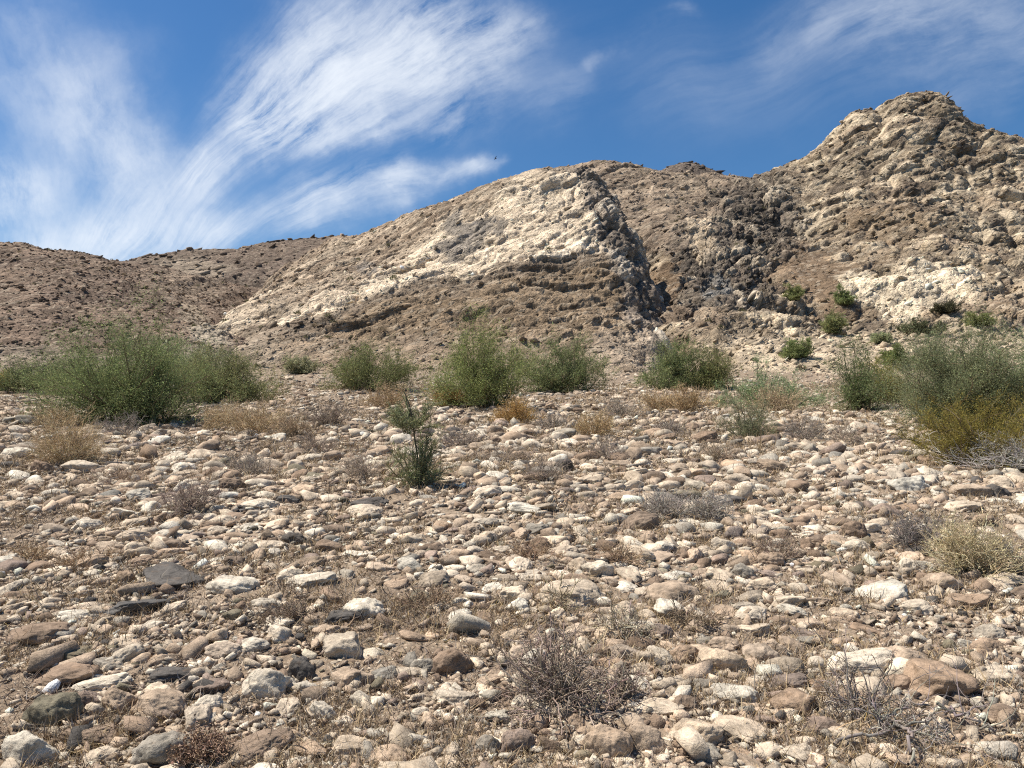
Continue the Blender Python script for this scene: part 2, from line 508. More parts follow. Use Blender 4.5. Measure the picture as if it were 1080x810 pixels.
# ---- left hill
ctrl = [
 (-300,195,195),(-150,232,188),(-60,246,183),(0,254,180),(25,256,180),(50,263,180),(75,264,180),(100,269,182),(130,276,184),(150,283,186),(175,300,180),(200,318,165),
 (-200,392,92),(-100,390,90),(0,388,86),(80,388,86),(160,386,90),(215,378,96),(260,372,104),
 (-150,320,128),(0,322,126),(60,326,126),(120,332,126),(170,338,128),(205,350,122),(230,352,126),
 (-150,275,155),(0,285,152),(60,292,152),(120,302,155),(230,322,175),(270,320,190),(250,300,215),
]
extra = [((uu - 540) / F * D, D, z) for uu, D, z in [(-300,240,50),(-100,240,40),(0,235,34),(80,235,30),(150,235,27),(-200,78,1),(0,74,1),(150,76,1),(290,90,2),(320,130,8)]]
nu, nd = 620, 420
P, Nn = hill_base(ctrl, extra, -320, 330, nu, 76, 240, nd)
u, v = project(P)
wu = u + 12 * fbm(P * 0.1, 6, 0.62); wv = v + 12 * fbm(P * 0.1 + 40, 6, 0.62)
ck, sh = crags(P, 15, [(6.0, 0.45), (2.5, 0.35)], (1.6, 1.5, 0.7))
gul = ridged(P * np.array([0.035, 0.012, 0.02]), 3)
disp = 0.95 * ck + 1.5 * gul + 0.9 * fbm(P * 0.05, 3) + 0.12 * fbm(P * 1.5, 2)
c = np.empty((len(P), 3)); c[:] = HILLB
nz = fbm(P * 0.06 + 11, 4)
c = blend(c, sstep(0.05, 0.6, nz) * 0.45, (0.135, 0.10, 0.08))
c = blend(c, sstep(0.0, -0.6, nz) * 0.5, (0.215, 0.158, 0.115))
c = blend(c, ell(wu, wv, 205, 340, 16, 22, 0.6, -30) * 0.65, TAN)
c = blend(c, ell(wu, wv, 225, 362, 22, 12, 0.6, 0) * 0.7, (0.42, 0.36, 0.27))
c = blend(c, ell(wu, wv, 195, 300, 40, 22, 0.6, 0) * 0.45, (0.28, 0.22, 0.16))
c = blend(c, sstep(372, 386, wv) * 0.6, (0.30, 0.25, 0.19))
c *= (1 + 0.6 * sh)[:, None]
finish_hill('left_hill', P, Nn, disp, c, nd, nu, 15, None, 0.7, [(-200,238),(0,255),(25,256),(50,263),(75,264),(100,269),(130,276),(145,279)])

# ---- right mountain with the gully back wall
ctrl = [
 (560,192,262),(590,179,260),(610,173,256),(640,169,255),(665,174,256),(690,179,258),(715,183,262),(740,184,262),(760,184,262),(785,186,250),(800,185,238),(830,171,236),(855,161,240),(880,136,246),(900,119,250),
 (930,108,255),(955,99,260),(985,98,262),(1005,109,262),(1025,131,262),(1050,136,262),(1080,146,262),(1150,160,265),(1300,190,270),(1420,200,270),
 (640,215,215),(680,225,205),(720,225,205),(760,215,215),(640,260,185),(690,270,172),(720,275,165),(690,305,140),(715,320,132),(705,340,120),(730,345,116),
 (790,205,214),(770,240,182),(750,270,162),(765,300,142),(800,290,150),(820,250,178),(810,215,208),
 (850,235,195),(870,285,152),(850,262,172),(900,200,208),(950,160,228),(1000,170,226),(950,220,190),(1050,200,208),(1050,250,175),(960,262,160),(900,270,158),
 (900,288,140),(950,282,142),(1010,284,142),(1060,290,145),(1120,290,145),(940,343,119),(1000,342,118),(960,310,130),(1060,340,119),(880,340,120),
 (740,365,106),(790,353,108),(850,350,110),(900,355,110),(1000,357,109),(1080,358,108),(1200,355,110),
 (740,392,92),(790,386,91),(900,378,93),(1000,379,92),(1100,380,91),(1250,385,91),(1400,390,92),
 (1200,250,180),(1200,320,135),(1350,260,180),(1350,330,135),
]
extra = [((uu - 540) / F * D, D, z) for uu, D, z in [(560,310,70),(700,320,70),(800,300,72),(900,310,95),(1000,310,100),(1150,320,90),(1350,330,80),(520,240,60),(700,80,0),(850,78,1),(1000,76,1),(1200,76,1),(690,100,3),(660,130,8),(620,170,20)]]
nu, nd = 840, 720
P, Nn = hill_base(ctrl, extra, 540, 1430, nu, 78, 320, nd)
u, v = project(P)
wu = u + 15 * fbm(P * 0.09, 6, 0.64); wv = v + 12 * fbm(P * 0.09 + 40, 6, 0.64)
ck, sh = crags(P, 27, [(16.0, 2.4), (7.5, 1.4), (3.4, 0.5)], (1.9, 1.3, 0.8))
ckd, shd = crags(P, 40, [(7.0, 2.8), (3.0, 1.5)], (1.7, 1.2, 0.8))
st = strata(P, 24, 0.35)
stf = strata(P, 26, 1.0)
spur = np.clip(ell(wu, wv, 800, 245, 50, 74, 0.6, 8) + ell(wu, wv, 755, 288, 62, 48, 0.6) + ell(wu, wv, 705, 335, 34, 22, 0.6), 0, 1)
ridge_b = sstep(790, 770, wu) * sstep(275, 245, wv)
talus = np.clip(sstep(344, 354, wv) * sstep(750, 780, wu), 0, 1)
soil = np.clip(ell(wu, wv, 855, 283, 42, 28, 0.8) + ell(wu, wv, 697, 297, 22, 22, 0.4) + ell(wu, wv, 880, 318, 25, 18, 0.5), 0, 1)
cliff = np.clip(ell(wu, wv, 975, 305, 55, 26, 0.35) + ell(wu, wv, 905, 300, 22, 16, 0.4, 15) + ell(wu, wv, 950, 330, 22, 18, 0.5), 0, 1)
rough = 1 - 0.8 * soil - 0.75 * talus - 0.35 * ridge_b
disp = (1 - spur) * rough * (0.85 * ck + 0.3 * st + 0.22 * stf + 0.35 * ridged(bedding(P, 27) * np.array([0.10, 0.12, 0.3]), 3)) + spur * (0.4 + 0.6 * rough) * 0.95 * ckd + 1.6 * fbm(P * 0.035, 3) * (1 - talus) + 0.9 * ridged(P * np.array([0.02, 0.02, 0.012]) + 4, 3) * (1 - talus)
nz = fbm(P * 0.055 + 3, 4); nz2 = fbm(P * 0.16 + 9, 4)
c = np.empty((len(P), 3)); c[:] = (0.285, 0.228, 0.16)
c = blend(c, sstep(0.08, 0.3, nz2 + 0.5 * st) * 0.85, (0.49, 0.41, 0.305))
c = blend(c, sstep(0.12, 0.4, stf + 0.4 * nz2) * 0.5, (0.45, 0.385, 0.29))
c = blend(c, sstep(-0.12, -0.4, stf + 0.4 * nz2) * 0.5, (0.15, 0.12, 0.093))
c = blend(c, sstep(0.1, 0.35, nz + 0.3 * fbm(P * 0.4, 3)) * 0.6, (0.19, 0.14, 0.098))
c = blend(c, sstep(-0.15, -0.4, nz2 + 0.4 * st) * 0.7, (0.115, 0.092, 0.074))
c = blend(c, ridge_b * 0.72, (0.225, 0.175, 0.135))
c = blend(c, ell(wu, wv, 935, 235, 60, 16, 0.6, 8) * 0.6, (0.20, 0.145, 0.095))
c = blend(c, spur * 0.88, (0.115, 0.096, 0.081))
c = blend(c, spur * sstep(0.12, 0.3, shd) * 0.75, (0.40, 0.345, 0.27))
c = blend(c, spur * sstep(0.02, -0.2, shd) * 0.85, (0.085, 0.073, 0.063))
c = blend(c, soil * 0.85, SOIL)
c = blend(c, cliff * 0.95, CREAM)
c = blend(c, ell(wu, wv, 755, 305, 14, 12, 0.5) * 0.7, (0.19, 0.19, 0.185))
c = blend(c, ell(wu, wv, 738, 250, 16, 14, 0.5, -40) * 0.6, PALE)
c = blend(c, ell(wu, wv, 725, 345, 40, 16, 0.5) * 0.6, (0.22, 0.165, 0.12))
c = blend(c, ell(wu, wv, 1030, 318, 45, 14, 0.5) * 0.5, (0.22, 0.165, 0.12))
c = blend(c, talus * 0.7, (0.38, 0.315, 0.235))
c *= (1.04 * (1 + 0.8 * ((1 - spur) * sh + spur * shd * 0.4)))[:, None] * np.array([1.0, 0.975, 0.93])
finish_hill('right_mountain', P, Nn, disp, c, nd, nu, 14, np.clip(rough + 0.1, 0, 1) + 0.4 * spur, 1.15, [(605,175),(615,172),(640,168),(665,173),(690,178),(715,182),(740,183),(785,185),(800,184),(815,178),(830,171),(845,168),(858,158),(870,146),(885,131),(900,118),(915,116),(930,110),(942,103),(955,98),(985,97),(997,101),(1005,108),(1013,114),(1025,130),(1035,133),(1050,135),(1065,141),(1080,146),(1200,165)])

# ---- far ridge seen over the left hill and behind the saddle
ctrl = [(-200,300,420),(0,290,420),(100,282,410),(145,273,405),(170,268,400),(200,264,400),(245,263,400),(270,257,410),(300,253,420),(345,250,430),(365,252,440),(420,262,440),(520,250,440),(600,215,440),
        (690,185,440),(715,174,440),(740,173,440),(755,180,440),(800,200,440),(900,220,440),
        (150,305,300),(200,300,290),(260,310,290),(340,300,290),(450,330,290),(600,330,290),(750,330,290),(200,285,340),(300,280,340)]
extra = [((uu - 540) / F * D, D, z) for uu, D, z in [(-200,520,40),(150,520,60),(400,520,60),(700,540,100),(900,540,70),(-200,260,5),(200,250,5),(500,250,5),(800,250,5)]]
nu, nd = 760, 260
P, Nn = hill_base(ctrl, extra, -210, 930, nu, 250, 540, nd)
u, v = project(P)
ck, sh = crags(P, 20, [(12.0, 1.4), (5.0, 1.0)], (1.6, 1.5, 0.9))
disp = ck + 2.0 * fbm(P * 0.02, 3) + 0.3 * fbm(P * 0.6, 2)
c = np.empty((len(P), 3)); c[:] = (0.14, 0.105, 0.08)
wu = u + 8 * fbm(P * 0.05, 4); wv = v + 8 * fbm(P * 0.05 + 40, 4)
c = blend(c, ell(wu, wv, 200, 286, 42, 18, 0.5) * 0.75, (0.29, 0.235, 0.175))
c = blend(c, sstep(660, 680, wu) * 0.6, (0.10, 0.082, 0.07))
c *= (1 + 0.5 * sh)[:, None]
finish_hill('far_ridge', P, Nn, disp, c, nd, nu, 20, None, 1.6, [(130,276),(145,272),(170,267),(200,263),(245,262),(270,257),(300,253),(345,250),(365,252),(420,262),(520,250),(690,184),(705,176),(722,172),(740,174),(755,181),(800,200)])

def cr_edge(v):
    return interp(v, [(170,602),(187,610),(215,622),(246,640),(276,655),(305,662),(335,670),(365,684)])

# ------------------------------------------------------------------ picking points on the terrain
bv, bf, off = [], [], 0
for name, Q, Nn, col, nd, nu in HILLS[:3]:
    G = Q.reshape(nd, nu, 3)[::3, ::3]
    bv.append(G.reshape(-1, 3)); bf.append(grid_faces(G.shape[0], G.shape[1]) + off); off += G.shape[0] * G.shape[1]
G = Pg.reshape(len(rows), len(tt), 3)[20::3, ::4]
bv.append(G.reshape(-1, 3)); bf.append(grid_faces(G.shape[0], G.shape[1]) + off)
TERRAIN = BVHTree.FromPolygons(np.concatenate(bv).tolist(), np.concatenate(bf).tolist())

def pick(u, v):
    loc, nrm, idx, dist = TERRAIN.ray_cast(Vector((0, 0, CAMZ)), Vector(ray(u, v)).normalized())
    return np.array(loc)

def drop(x, y):
    loc, nrm, idx, dist = TERRAIN.ray_cast(Vector((x, y, 400)), Vector((0, 0, -1)))
    return loc.z if loc is not None else float(ground_z(x, y))

# ------------------------------------------------------------------ stones
def ico(sub):
    import bmesh
    bm = bmesh.new(); bmesh.ops.create_icosphere(bm, subdivisions=sub, radius=1.0)
    V = np.array([v.co[:] for v in bm.verts]); Fc = np.array([[v.index for v in f.verts] for f in bm.faces])
    bm.free()
    return V / np.linalg.norm(V, axis=1)[:, None], Fc
ICO = {k: ico(k) for k in (1, 2, 3, 4, 5)}

def rock_shape(seed, sub, style):
    """unit-ish rock: a sphere cut by random planes, rounded by style ('round', 'blocky', 'slab')"""
    g = np.random.default_rng(seed)
    V, Fc = ICO[sub]
    n = {'round': 9, 'blocky': 9, 'slab': 10}[style]
    k = g.normal(size=(n, 3)); k /= np.linalg.norm(k, axis=1)[:, None]
    d = g.uniform(*{'round': (0.66, 1.0), 'blocky': (0.50, 0.85), 'slab': (0.55, 0.9)}[style], n)
    if style == 'slab':
        k[0] = (g.normal(0, .08), g.normal(0, .08), 1); k[1] = (g.normal(0, .08), g.normal(0, .08), -1); d[:2] = 0.6
        k /= np.linalg.norm(k, axis=1)[:, None]
    dots = V @ k.T
    with np.errstate(divide='ignore'):
        rr = np.where(dots > 0.05, d[None] / np.maximum(dots, 0.05), 9.0)
    p = {'round': 14.0, 'blocky': 20.0, 'slab': 26.0}[style]
    r = ((rr ** -p).sum(1) + 1.0) ** (-1 / p)
    o = g.uniform(0, 50, 3)
    r = r * (1 + 0.16 * perlin(V * 1.3 + o) + 0.085 * perlin(V * 3.1 + o) + 0.06 * perlin(V * 6.5 + o) - 0.05 * np.exp(-np.abs(perlin(V * 2.2 + o + 9)) * 16))
    if sub >= 4:
        r = r * (1 + 0.02 * perlin(V * 13 + o) + 0.015 * ridged(V * 9 + o, 2))
    W = V * r[:, None]
    W[:, 0] -= (W[:, 0].max() + W[:, 0].min()) / 2; W[:, 1] -= (W[:, 1].max() + W[:, 1].min()) / 2; W[:, 2] -= (W[:, 2].max() + W[:, 2].min()) / 2
    W /= np.abs(W).max(0)[None]
    return W, Fc

STYLES = ['round', 'blocky', 'slab']
COLORS = {
 'white': (0.56, 0.495, 0.395), 'cream': (0.50, 0.412, 0.31), 'tan': (0.39, 0.30, 0.218), 'brown': (0.24, 0.175, 0.125),
 'rust': (0.33, 0.24, 0.168), 'grey': (0.28, 0.25, 0.205), 'dark': (0.105, 0.095, 0.085), 'mauve': (0.26, 0.20, 0.16), 'olive': (0.19, 0.165, 0.115),
}
CNAMES = ['white', 'cream', 'tan', 'brown', 'rust', 'grey', 'dark', 'mauve', 'olive']
CPROB = np.array([0.15, 0.34, 0.26, 0.115, 0.022, 0.03, 0.035, 0.04, 0.02]); CPROB /= CPROB.sum()

# hand-placed: u centre, v of the foot, width px, height px, colour, style, (yaw or None), label
HAND = [
 (47,773,50,42,'olive','round',"dark olive-grey boulder with a pale rim, beside the purple-brown stone, lower left"),
 (88,752,28,28,'mauve','blocky',"purple-brown angular stone standing right of the dark olive boulder"),
 (22,815,56,44,'white','blocky',"big white angular rock cut off by the lower left edge"),
 (120,753,40,28,'tan','blocky',"orange-tan speckled stone between purple-brown stone and granite boulder"),
 (160,762,56,36,'tan','round',"speckled tan-grey granite boulder half buried in the stony ground"),
 (88,788,56,22,'brown','slab',"long striped brown stone lying just below the purple-brown stone"),
 (168,816,62,44,'grey','blocky',"pale grey triangular boulder at the bottom edge, left of centre"),
 (98,812,36,22,'cream','round',"rounded cream stone between white corner rock and grey triangular boulder"),
 (216,757,28,25,'white','round',"round white stone with its shaded right side, right of granite boulder"),
 (75,658,38,14,'white','slab',"flat white slab lying right of the dark brown log-like rock"),
 (24,684,64,26,'brown','slab',"dark brown layered rock like a log at the left edge"),
 (135,650,64,13,'dark','slab',"long dark grey slab lying level below the longer charcoal slab"),
 (172,623,74,18,'dark','slab',"long charcoal slab with a ragged top left of the cream dome boulder"),
 (178,722,48,18,'dark','slab',"dark slate stone with a smooth top above the granite boulder"),
 (110,710,34,16,'grey','slab',"grey flat stone beside the white flat stone on the left"),
 (60,702,54,20,'olive','slab',"flat olive-grey rock below the log-like brown rock"),
 (130,704,32,24,'cream','blocky',"cream angular stone above the dark slate stone"),
 (100,731,52,16,'white','slab',"flat bright white stone above the purple-brown stone"),
 (240,630,48,23,'white','round',"large cream dome boulder right of the charcoal slab"),
 (60,726,62,24,'brown','round',"broad brown half buried stone above the dark olive boulder"),
 (215,736,38,18,'mauve','slab',"flat mauve stone behind the round white stone"),
 (278,742,48,39,'white','blocky',"white triangular boulder with sharp crest left of black-brown rock"),
 (317,721,34,32,'dark','blocky',"black-brown rough rock right of the white triangular boulder"),
 (358,700,44,32,'cream','blocky',"large cream boulder with a crack across its face"),
 (380,657,44,26,'white','blocky',"white mottled boulder behind the dark brown wedge rock"),
 (360,661,36,18,'dark','blocky',"dark brown wedge rock leaning on the white mottled boulder"),
 (340,764,30,27,'white','blocky',"white block with dark underside below the cracked cream boulder"),
 (381,750,27,22,'white','blocky',"pale block directly right of the white block with dark underside"),
 (265,689,30,17,'white','round',"smooth white oval stone above the white triangular boulder"),
 (368,728,40,25,'tan','blocky',"tan stone with black broken end under the cracked cream boulder"),
 (404,783,30,15,'white','round',"small smooth white oval stone near the bottom, left of dead shrub"),
 (372,801,46,25,'cream','slab',"cream angular slab tilted near the bottom edge"),
 (410,812,40,26,'tan','round',"tan boulder at bottom edge right of the tilted cream slab"),
 (315,813,28,14,'white','round',"white stone peeking in at the bottom edge"),
 (262,808,70,34,'brown','round',"wide brown earthy boulder right of the grey triangular boulder"),
 (447,712,28,20,'grey','blocky',"mottled grey and white stone left of the brown block"),
 (404,719,28,15,'grey','slab',"grey-green flat stone between tan broken stone and cream flat stone"),
 (430,716,30,12,'cream','slab',"cream flat stone left of the mottled grey and white stone"),
 (346,673,36,15,'tan','blocky',"tan stone just below the dark brown wedge rock"),
 (477,745,42,19,'cream','blocky',"cream angular stone with pointed ends left of the dead shrub"),
 (555,750,30,18,'white','round',"white speckled stone under the twigs of the dead shrub"),
 (524,765,32,15,'white','blocky',"white brick-shaped stone at the left foot of the dead shrub"),
 (476,717,42,34,'brown','blocky',"brown block beside the left edge of the dead shrub"),
 (545,800,34,33,'mauve','blocky',"dark mauve-brown boulder below the white brick-shaped stone"),
 (580,800,28,24,'brown','blocky',"reddish-brown stone right of the dark mauve-brown boulder"),
 (642,805,46,44,'tan','round',"big tan-brown boulder near the bottom right of the dead shrub"),
 (608,776,26,22,'rust','blocky',"orange rust stone below the dead shrub"),
 (614,787,20,12,'white','round',"small white stone left of the big tan-brown boulder"),
 (516,800,28,26,'grey','blocky',"grey stone left of the dark mauve-brown boulder"),
 (603,643,70,32,'cream','round',"broad pale boulder behind the dead shrub"),
 (632,611,30,19,'white','blocky',"white squarish stone behind the broad pale boulder"),
 (660,653,24,20,'cream','round',"round cream stone right of the broad pale boulder"),
 (713,640,54,28,'tan','round',"wide tan boulder half sunk in litter right of centre"),
 (768,690,34,20,'tan','round',"domed tan stone resting behind the cream pointed boulder"),
 (765,712,46,32,'cream','blocky',"cream pointed boulder in front of the domed tan stone"),
 (778,745,48,24,'white','slab',"white stone with rusty clod below the cream pointed boulder"),
 (790,787,58,27,'cream','round',"long cream boulder split at its right end, bottom right of centre"),
 (738,790,50,34,'cream','round',"round cream boulder left of the long split cream boulder"),
 (680,798,42,38,'tan','blocky',"speckled tan boulder right of the big tan-brown boulder"),
 (698,757,52,18,'cream','round',"low cream stone with dry yellow grass in front"),
 (844,758,50,31,'rust','blocky',"orange-brown angular boulder with pale seam"),
 (805,704,36,26,'tan','round',"tan stone right of the cream pointed boulder"),
 (822,697,26,24,'tan','blocky',"grey-tan upright stone behind the flat brown-grey stone"),
 (835,729,38,18,'mauve','round',"flat brown-grey stone above the orange-brown angular boulder"),
 (725,702,28,24,'rust','round',"orange-tan stone left of the domed tan stone"),
 (834,643,40,16,'cream','slab',"cream flat-topped stone behind the pale boulder with twigs"),
 (798,673,36,15,'cream','slab',"cream wedge lying above the tan stones"),
 (744,731,26,16,'grey','blocky',"grey-cream stone under the cream pointed boulder"),
 (672,728,34,11,'white','slab',"flat white stone at the right edge of the dead shrub"),
 (842,806,36,20,'cream','slab',"cream stone at the bottom edge below the orange-brown boulder"),
 (873,778,36,22,'mauve','round',"smooth brown stone right of the orange-brown angular boulder"),
 (697,676,26,20,'mauve','round',"mauve-brown round stone behind the orange-tan stone"),
 (915,716,68,31,'white','round',"big whitish boulder with bare twigs across its face"),
 (964,712,46,32,'tan','blocky',"tan-brown sloping rock right of the big whitish boulder"),
 (1001,742,74,44,'rust','slab',"large tilted sandstone slab with dark broken end"),
 (1030,643,42,17,'rust','slab',"red-brown flat slab right of the cream stone by straw bush"),
 (970,650,34,18,'cream','round',"cream stone left of the red-brown flat slab"),
 (1060,726,46,21,'cream','slab',"pale flat rock right of the tilted sandstone slab"),
 (1063,765,38,22,'brown','round',"brown-grey boulder at the right edge below the pale flat rock"),
 (1045,693,32,20,'rust','round',"red-brown rounded stone at right beside a small white stone"),
 (1022,686,16,13,'white','blocky',"small bright white stone beside the red-brown rounded stone"),
 (990,809,28,14,'cream','round',"pale stone on the bottom edge below the dead branch"),
 (935,638,54,21,'white','slab',"long white tilted stone left of the tan block"),
 (906,585,28,17,'white','round',"smooth white egg-shaped stone below the dark brown block"),
 (905,571,27,28,'brown','blocky',"dark brown upright block beside dark grey brush"),
 (961,606,22,20,'white','blocky',"white upright stone at the left foot of the straw bush"),
 (979,605,24,14,'white','slab',"white leaning slab touching the straw bush"),
 (1000,626,36,22,'tan','blocky',"tan block below the straw bush"),
 (1069,622,38,18,'cream','round',"cream boulder right of the straw bush at the edge"),
 (963,520,38,18,'white','slab',"long white leaning stone below the big olive bush"),
 (1030,526,36,16,'tan','blocky',"tan-olive boulder beside a dark block, below the olive bush"),
 (1056,527,24,18,'dark','blocky',"near-black block right of the tan-olive boulder"),
 (1022,542,38,14,'cream','slab',"cream wedge in front of the tan-olive boulder"),
 (951,573,20,8,'white','slab',"small white flat stone below the dark grey brush"),
 (785,612,26,19,'grey','blocky',"grey-white stone behind the wide tan boulder"),
 (677,562,40,23,'brown','round',"brown-tan long rock in front of the grey brush"),
 (788,520,22,13,'white','round',"white egg-shaped stone right of the grey brush"),
 (594,588,30,13,'cream','round',"cream flat pebble-like rock behind the white squarish stone"),
 (41,502,24,22,'brown','blocky',"brown upright block left of the two-tone cream stone under tan brush"),
 (82,500,42,16,'cream','blocky',"two-tone cream stone below the tan brush on the left"),
 (12,484,30,13,'white','slab',"flat white stone left of the tan brush"),
 (125,549,34,12,'white','slab',"long white stone above its cream twin, left side"),
 (135,559,36,13,'cream','round',"cream stone directly in front of the long white stone"),
 (87,560,30,15,'white','blocky',"white-topped stone with black underside, left side"),
 (233,557,28,15,'cream','round',"rounded cream stone alone on brown litter, left of centre"),
 (175,571,26,13,'white','blocky',"white stone with dark right side, behind the charcoal slab"),
 (322,620,52,14,'white','slab',"long white slab behind the white mottled boulder"),
 (383,546,34,15,'cream','round',"polished cream stone against a dark slab, below the sapling"),
 (386,536,38,9,'dark','slab',"thin dark slab behind the polished cream stone"),
 (275,584,40,14,'cream','round',"broad flat cream stone left of the thin dark slab"),
 (268,539,38,13,'white','round',"grey-white long stone below the dead grey brush"),
 (376,590,32,9,'white','slab',"low bright white stone below the polished cream stone"),
 (302,532,24,10,'dark','slab',"dark flat stone right of the grey-white long stone"),
]

def ground_hit(u, v):
    r = ray(u, v)
    D = 6.0
    for _ in range(60):
        z = float(ground_z(D * r[0] / r[1], D))
        k = (CAMZ - z) / D + 0.0
        tgt = -r[2] / r[1]          # desired (CAMZ - z)/D
        D = D * (1 + 0.6 * (k - tgt) / max(0.06, abs(k) + 0.055))
        D = min(max(D, 0.8), 110)
    return np.array([D * r[0] / r[1], D, float(ground_z(D * r[0] / r[1], D))])

VAR = {}
for s in STYLES:
    VAR[s] = [make_mesh('stone', *rock_shape(100 + 17 * i + len(s), 5, s), mat=MAT_STONE) for i in range(9)]

stones = []   # dict per stone
def jit(c, g=rng, a=0.14):
    c = np.array(c) * (1 + g.normal(0, a)) * (1 + g.normal(0, 0.022) * np.array([1, 0, -1]))
    c = c * min(1.0, 0.62 / c.max())
    return np.maximum(c, 0.03)

for i, (u, vb, w, h, cn, stl, lab) in enumerate(HAND):
    p = ground_hit(u, vb - 0.14 * h)
    dist = math.hypot(p[0], p[1])
    px = p[1] / F
    a = w / 2 * px * 1.14
    sinel = max(0.02, (CAMZ - p[2]) / dist)
    b = a * rng.uniform(0.62, 0.85)
    H = max(0.35 * a, (h * px - 1.0 * b * sinel * 1.0)) * 0.72
    H = min(H, 0.95 * a)
    sink = 0.45
    stones.append(dict(x=p[0], y=p[1] + b * 0.7, a=a, b=b, c=H, sink=sink, yaw=rng.normal(0, 0.25), tilt=rng.normal(0, 0.12, 2), col=jit(COLORS[cn], a=0.05), cn=cn, style=stl, hand=True, label=lab, var=i % 9))

# the scattered rest, bigger ones first, kept from overlapping
cells = {}
CS = 0.5
def cell_add(x, y, r):
    cells.setdefault((int(x // CS), int(y // CS)), []).append((x, y, r))
def cell_free(x, y, r, k=0.8):
    n = int((r + 0.45) // CS) + 1
    ci, cj = int(x // CS), int(y // CS)
    for i in range(ci - n, ci + n + 1):
        for j in range(cj - n, cj + n + 1):
            for (a, b, q) in cells.get((i, j), ()):
                if (a - x) ** 2 + (b - y) ** 2 < (k * (r + q)) ** 2:
                    return False
    return True
for s in stones:
    cell_add(s['x'], s['y'], 0.9 * (s['a'] + s['b']) / 2)

NB = 46000
yy = np.exp(rng.uniform(math.log(2.2), math.log(95), NB * 2))
tx = rng.uniform(-1.0, 1.0, NB * 2)
xx = yy * tx
ex = rng.uniform(40, 100, 16000); yy[-16000:] = ex; xx[-16000:] = ex * tx[-16000:]
cl = fbm(np.stack([xx * 0.22, yy * 0.22, 0 * xx], 1), 3)
keep = rng.random(NB * 2) < np.clip(0.42 + 1.15 * cl + 0.12 * (yy > 7), 0.06, 1.0)
keep[-16000:] = True; pk = rng.permutation(np.flatnonzero(keep)[:-16000])[:NB]; pk = np.concatenate([pk, np.arange(NB * 2 - 16000, NB * 2)]); xx, yy = xx[pk], yy[pk]
base = np.clip(0.0085 * yy, 0.028, 0.13) * (1 - 0.36 * sstep(5, 9, yy))
rad = base * np.clip(np.exp(rng.normal(-0.18, 0.75, len(yy))), 0.25, np.where(yy < 8, 2.3, 2.9))
order = np.argsort(-rad)
Pn = np.stack([xx, yy, 0 * xx], 1)
warm = fbm(Pn * 0.15 + 33, 2)
for i in order:
    x, y, r = xx[i], yy[i], rad[i]
    if not cell_free(x, y, r, 0.78):
        continue
    cell_add(x, y, r)
    pr = CPROB.copy()
    if r < 0.05: pr[[0, 1]] *= 0.75
    if y > 9: pr[1] *= 1.35; pr[2] *= 1.25; pr[[5, 6, 7]] *= 0.8
    if warm[i] > 0.1: pr[[2, 4]] *= 1.5
    pr /= pr.sum()
    cn = CNAMES[rng.choice(9, p=pr)]
    stl = STYLES[rng.choice(3, p=[0.38, 0.4, 0.22])]
    fl = rng.uniform(0.45, 0.8) if stl != 'slab' else rng.uniform(0.28, 0.45)
    stones.append(dict(x=x, y=y, a=r * rng.uniform(1.0, 1.6), b=r * rng.uniform(0.66, 1.0), c=r * fl, sink=rng.uniform(0.32, 0.75), yaw=rng.uniform(0, 6.28), tilt=rng.normal(0, 0.16, 2),
                       col=jit(COLORS[cn]), cn=cn, style=stl, hand=False, label=None, var=int(rng.integers(0, 9))))

def eul(s):
    cx, sx = math.cos(s['tilt'][0]), math.sin(s['tilt'][0]); cy, sy = math.cos(s['tilt'][1]), math.sin(s['tilt'][1]); cz, sz = math.cos(s['yaw']), math.sin(s['yaw'])
    Rx = np.array([[1, 0, 0], [0, cx, -sx], [0, sx, cx]]); Ry = np.array([[cy, 0, sy], [0, 1, 0], [-sy, 0, cy]]); Rz = np.array([[cz, -sz, 0], [sz, cz, 0], [0, 0, 1]])
    return Rz @ Ry @ Rx
gz = ground_z(np.array([s['x'] for s in stones]), np.array([s['y'] for s in stones]))
for s, z in zip(stones, gz):
    s['z'] = float(z) + s['c'] * (1 - 2 * s['sink'])
uvs = project(np.array([[s['x'], s['y'], s['z']] for s in stones]))
for s, u, v in zip(stones, *uvs):
    s['u'], s['v'] = u, v
    inside = -5 < u < 1085 and v < 815
    s['score'] = (1e6 if s['hand'] else 0) + (s['a'] * (s['c'] + 0.5 * s['b']) / s['y'] ** 2 if inside else -1)
stones.sort(key=lambda s: -s['score'])
singles, rest = stones[:300], stones[300:]

# landmarks that the labels of the other single stones lean on (pixel place, name)
LAND = [(580,690,'the dead twig shrub'),(1025,578,'the straw-coloured bush'),(440,490,'the thin green sapling'),(140,430,'the largest green bush'),(1030,470,'the olive-yellow bush'),
        (70,465,'the large tan brush'),(47,755,'the dark olive-grey boulder'),(160,745,'the speckled granite boulder'),(278,722,'the white triangular boulder'),(358,684,'the cracked cream boulder'),
        (603,627,'the broad pale boulder'),(765,695,'the cream pointed boulder'),(915,700,'the whitish boulder with twigs'),(1001,720,'the tilted sandstone slab'),(844,743,'the orange-brown boulder'),
        (935,628,'the long white tilted stone'),(172,614,'the charcoal slab'),(240,619,'the cream dome boulder'),(383,538,'the polished cream stone'),(790,775,'the long split cream boulder'),
        (642,783,'the big tan-brown boulder'),(713,626,'the wide tan boulder'),(905,557,'the dark brown block'),(28,671,'the log-like brown rock'),(372,790,'the tilted cream slab'),(675,550,'the brown-tan long rock'),
        (535,440,'the orange-tan brush'),(720,535,'the grey brush'),(200,525,'the dead grey brush')]
CW = {'white': 'white', 'cream': 'cream', 'tan': 'tan', 'brown': 'brown', 'rust': 'rusty orange', 'grey': 'grey', 'dark': 'dark charcoal', 'mauve': 'mauve-brown', 'olive': 'olive-grey'}
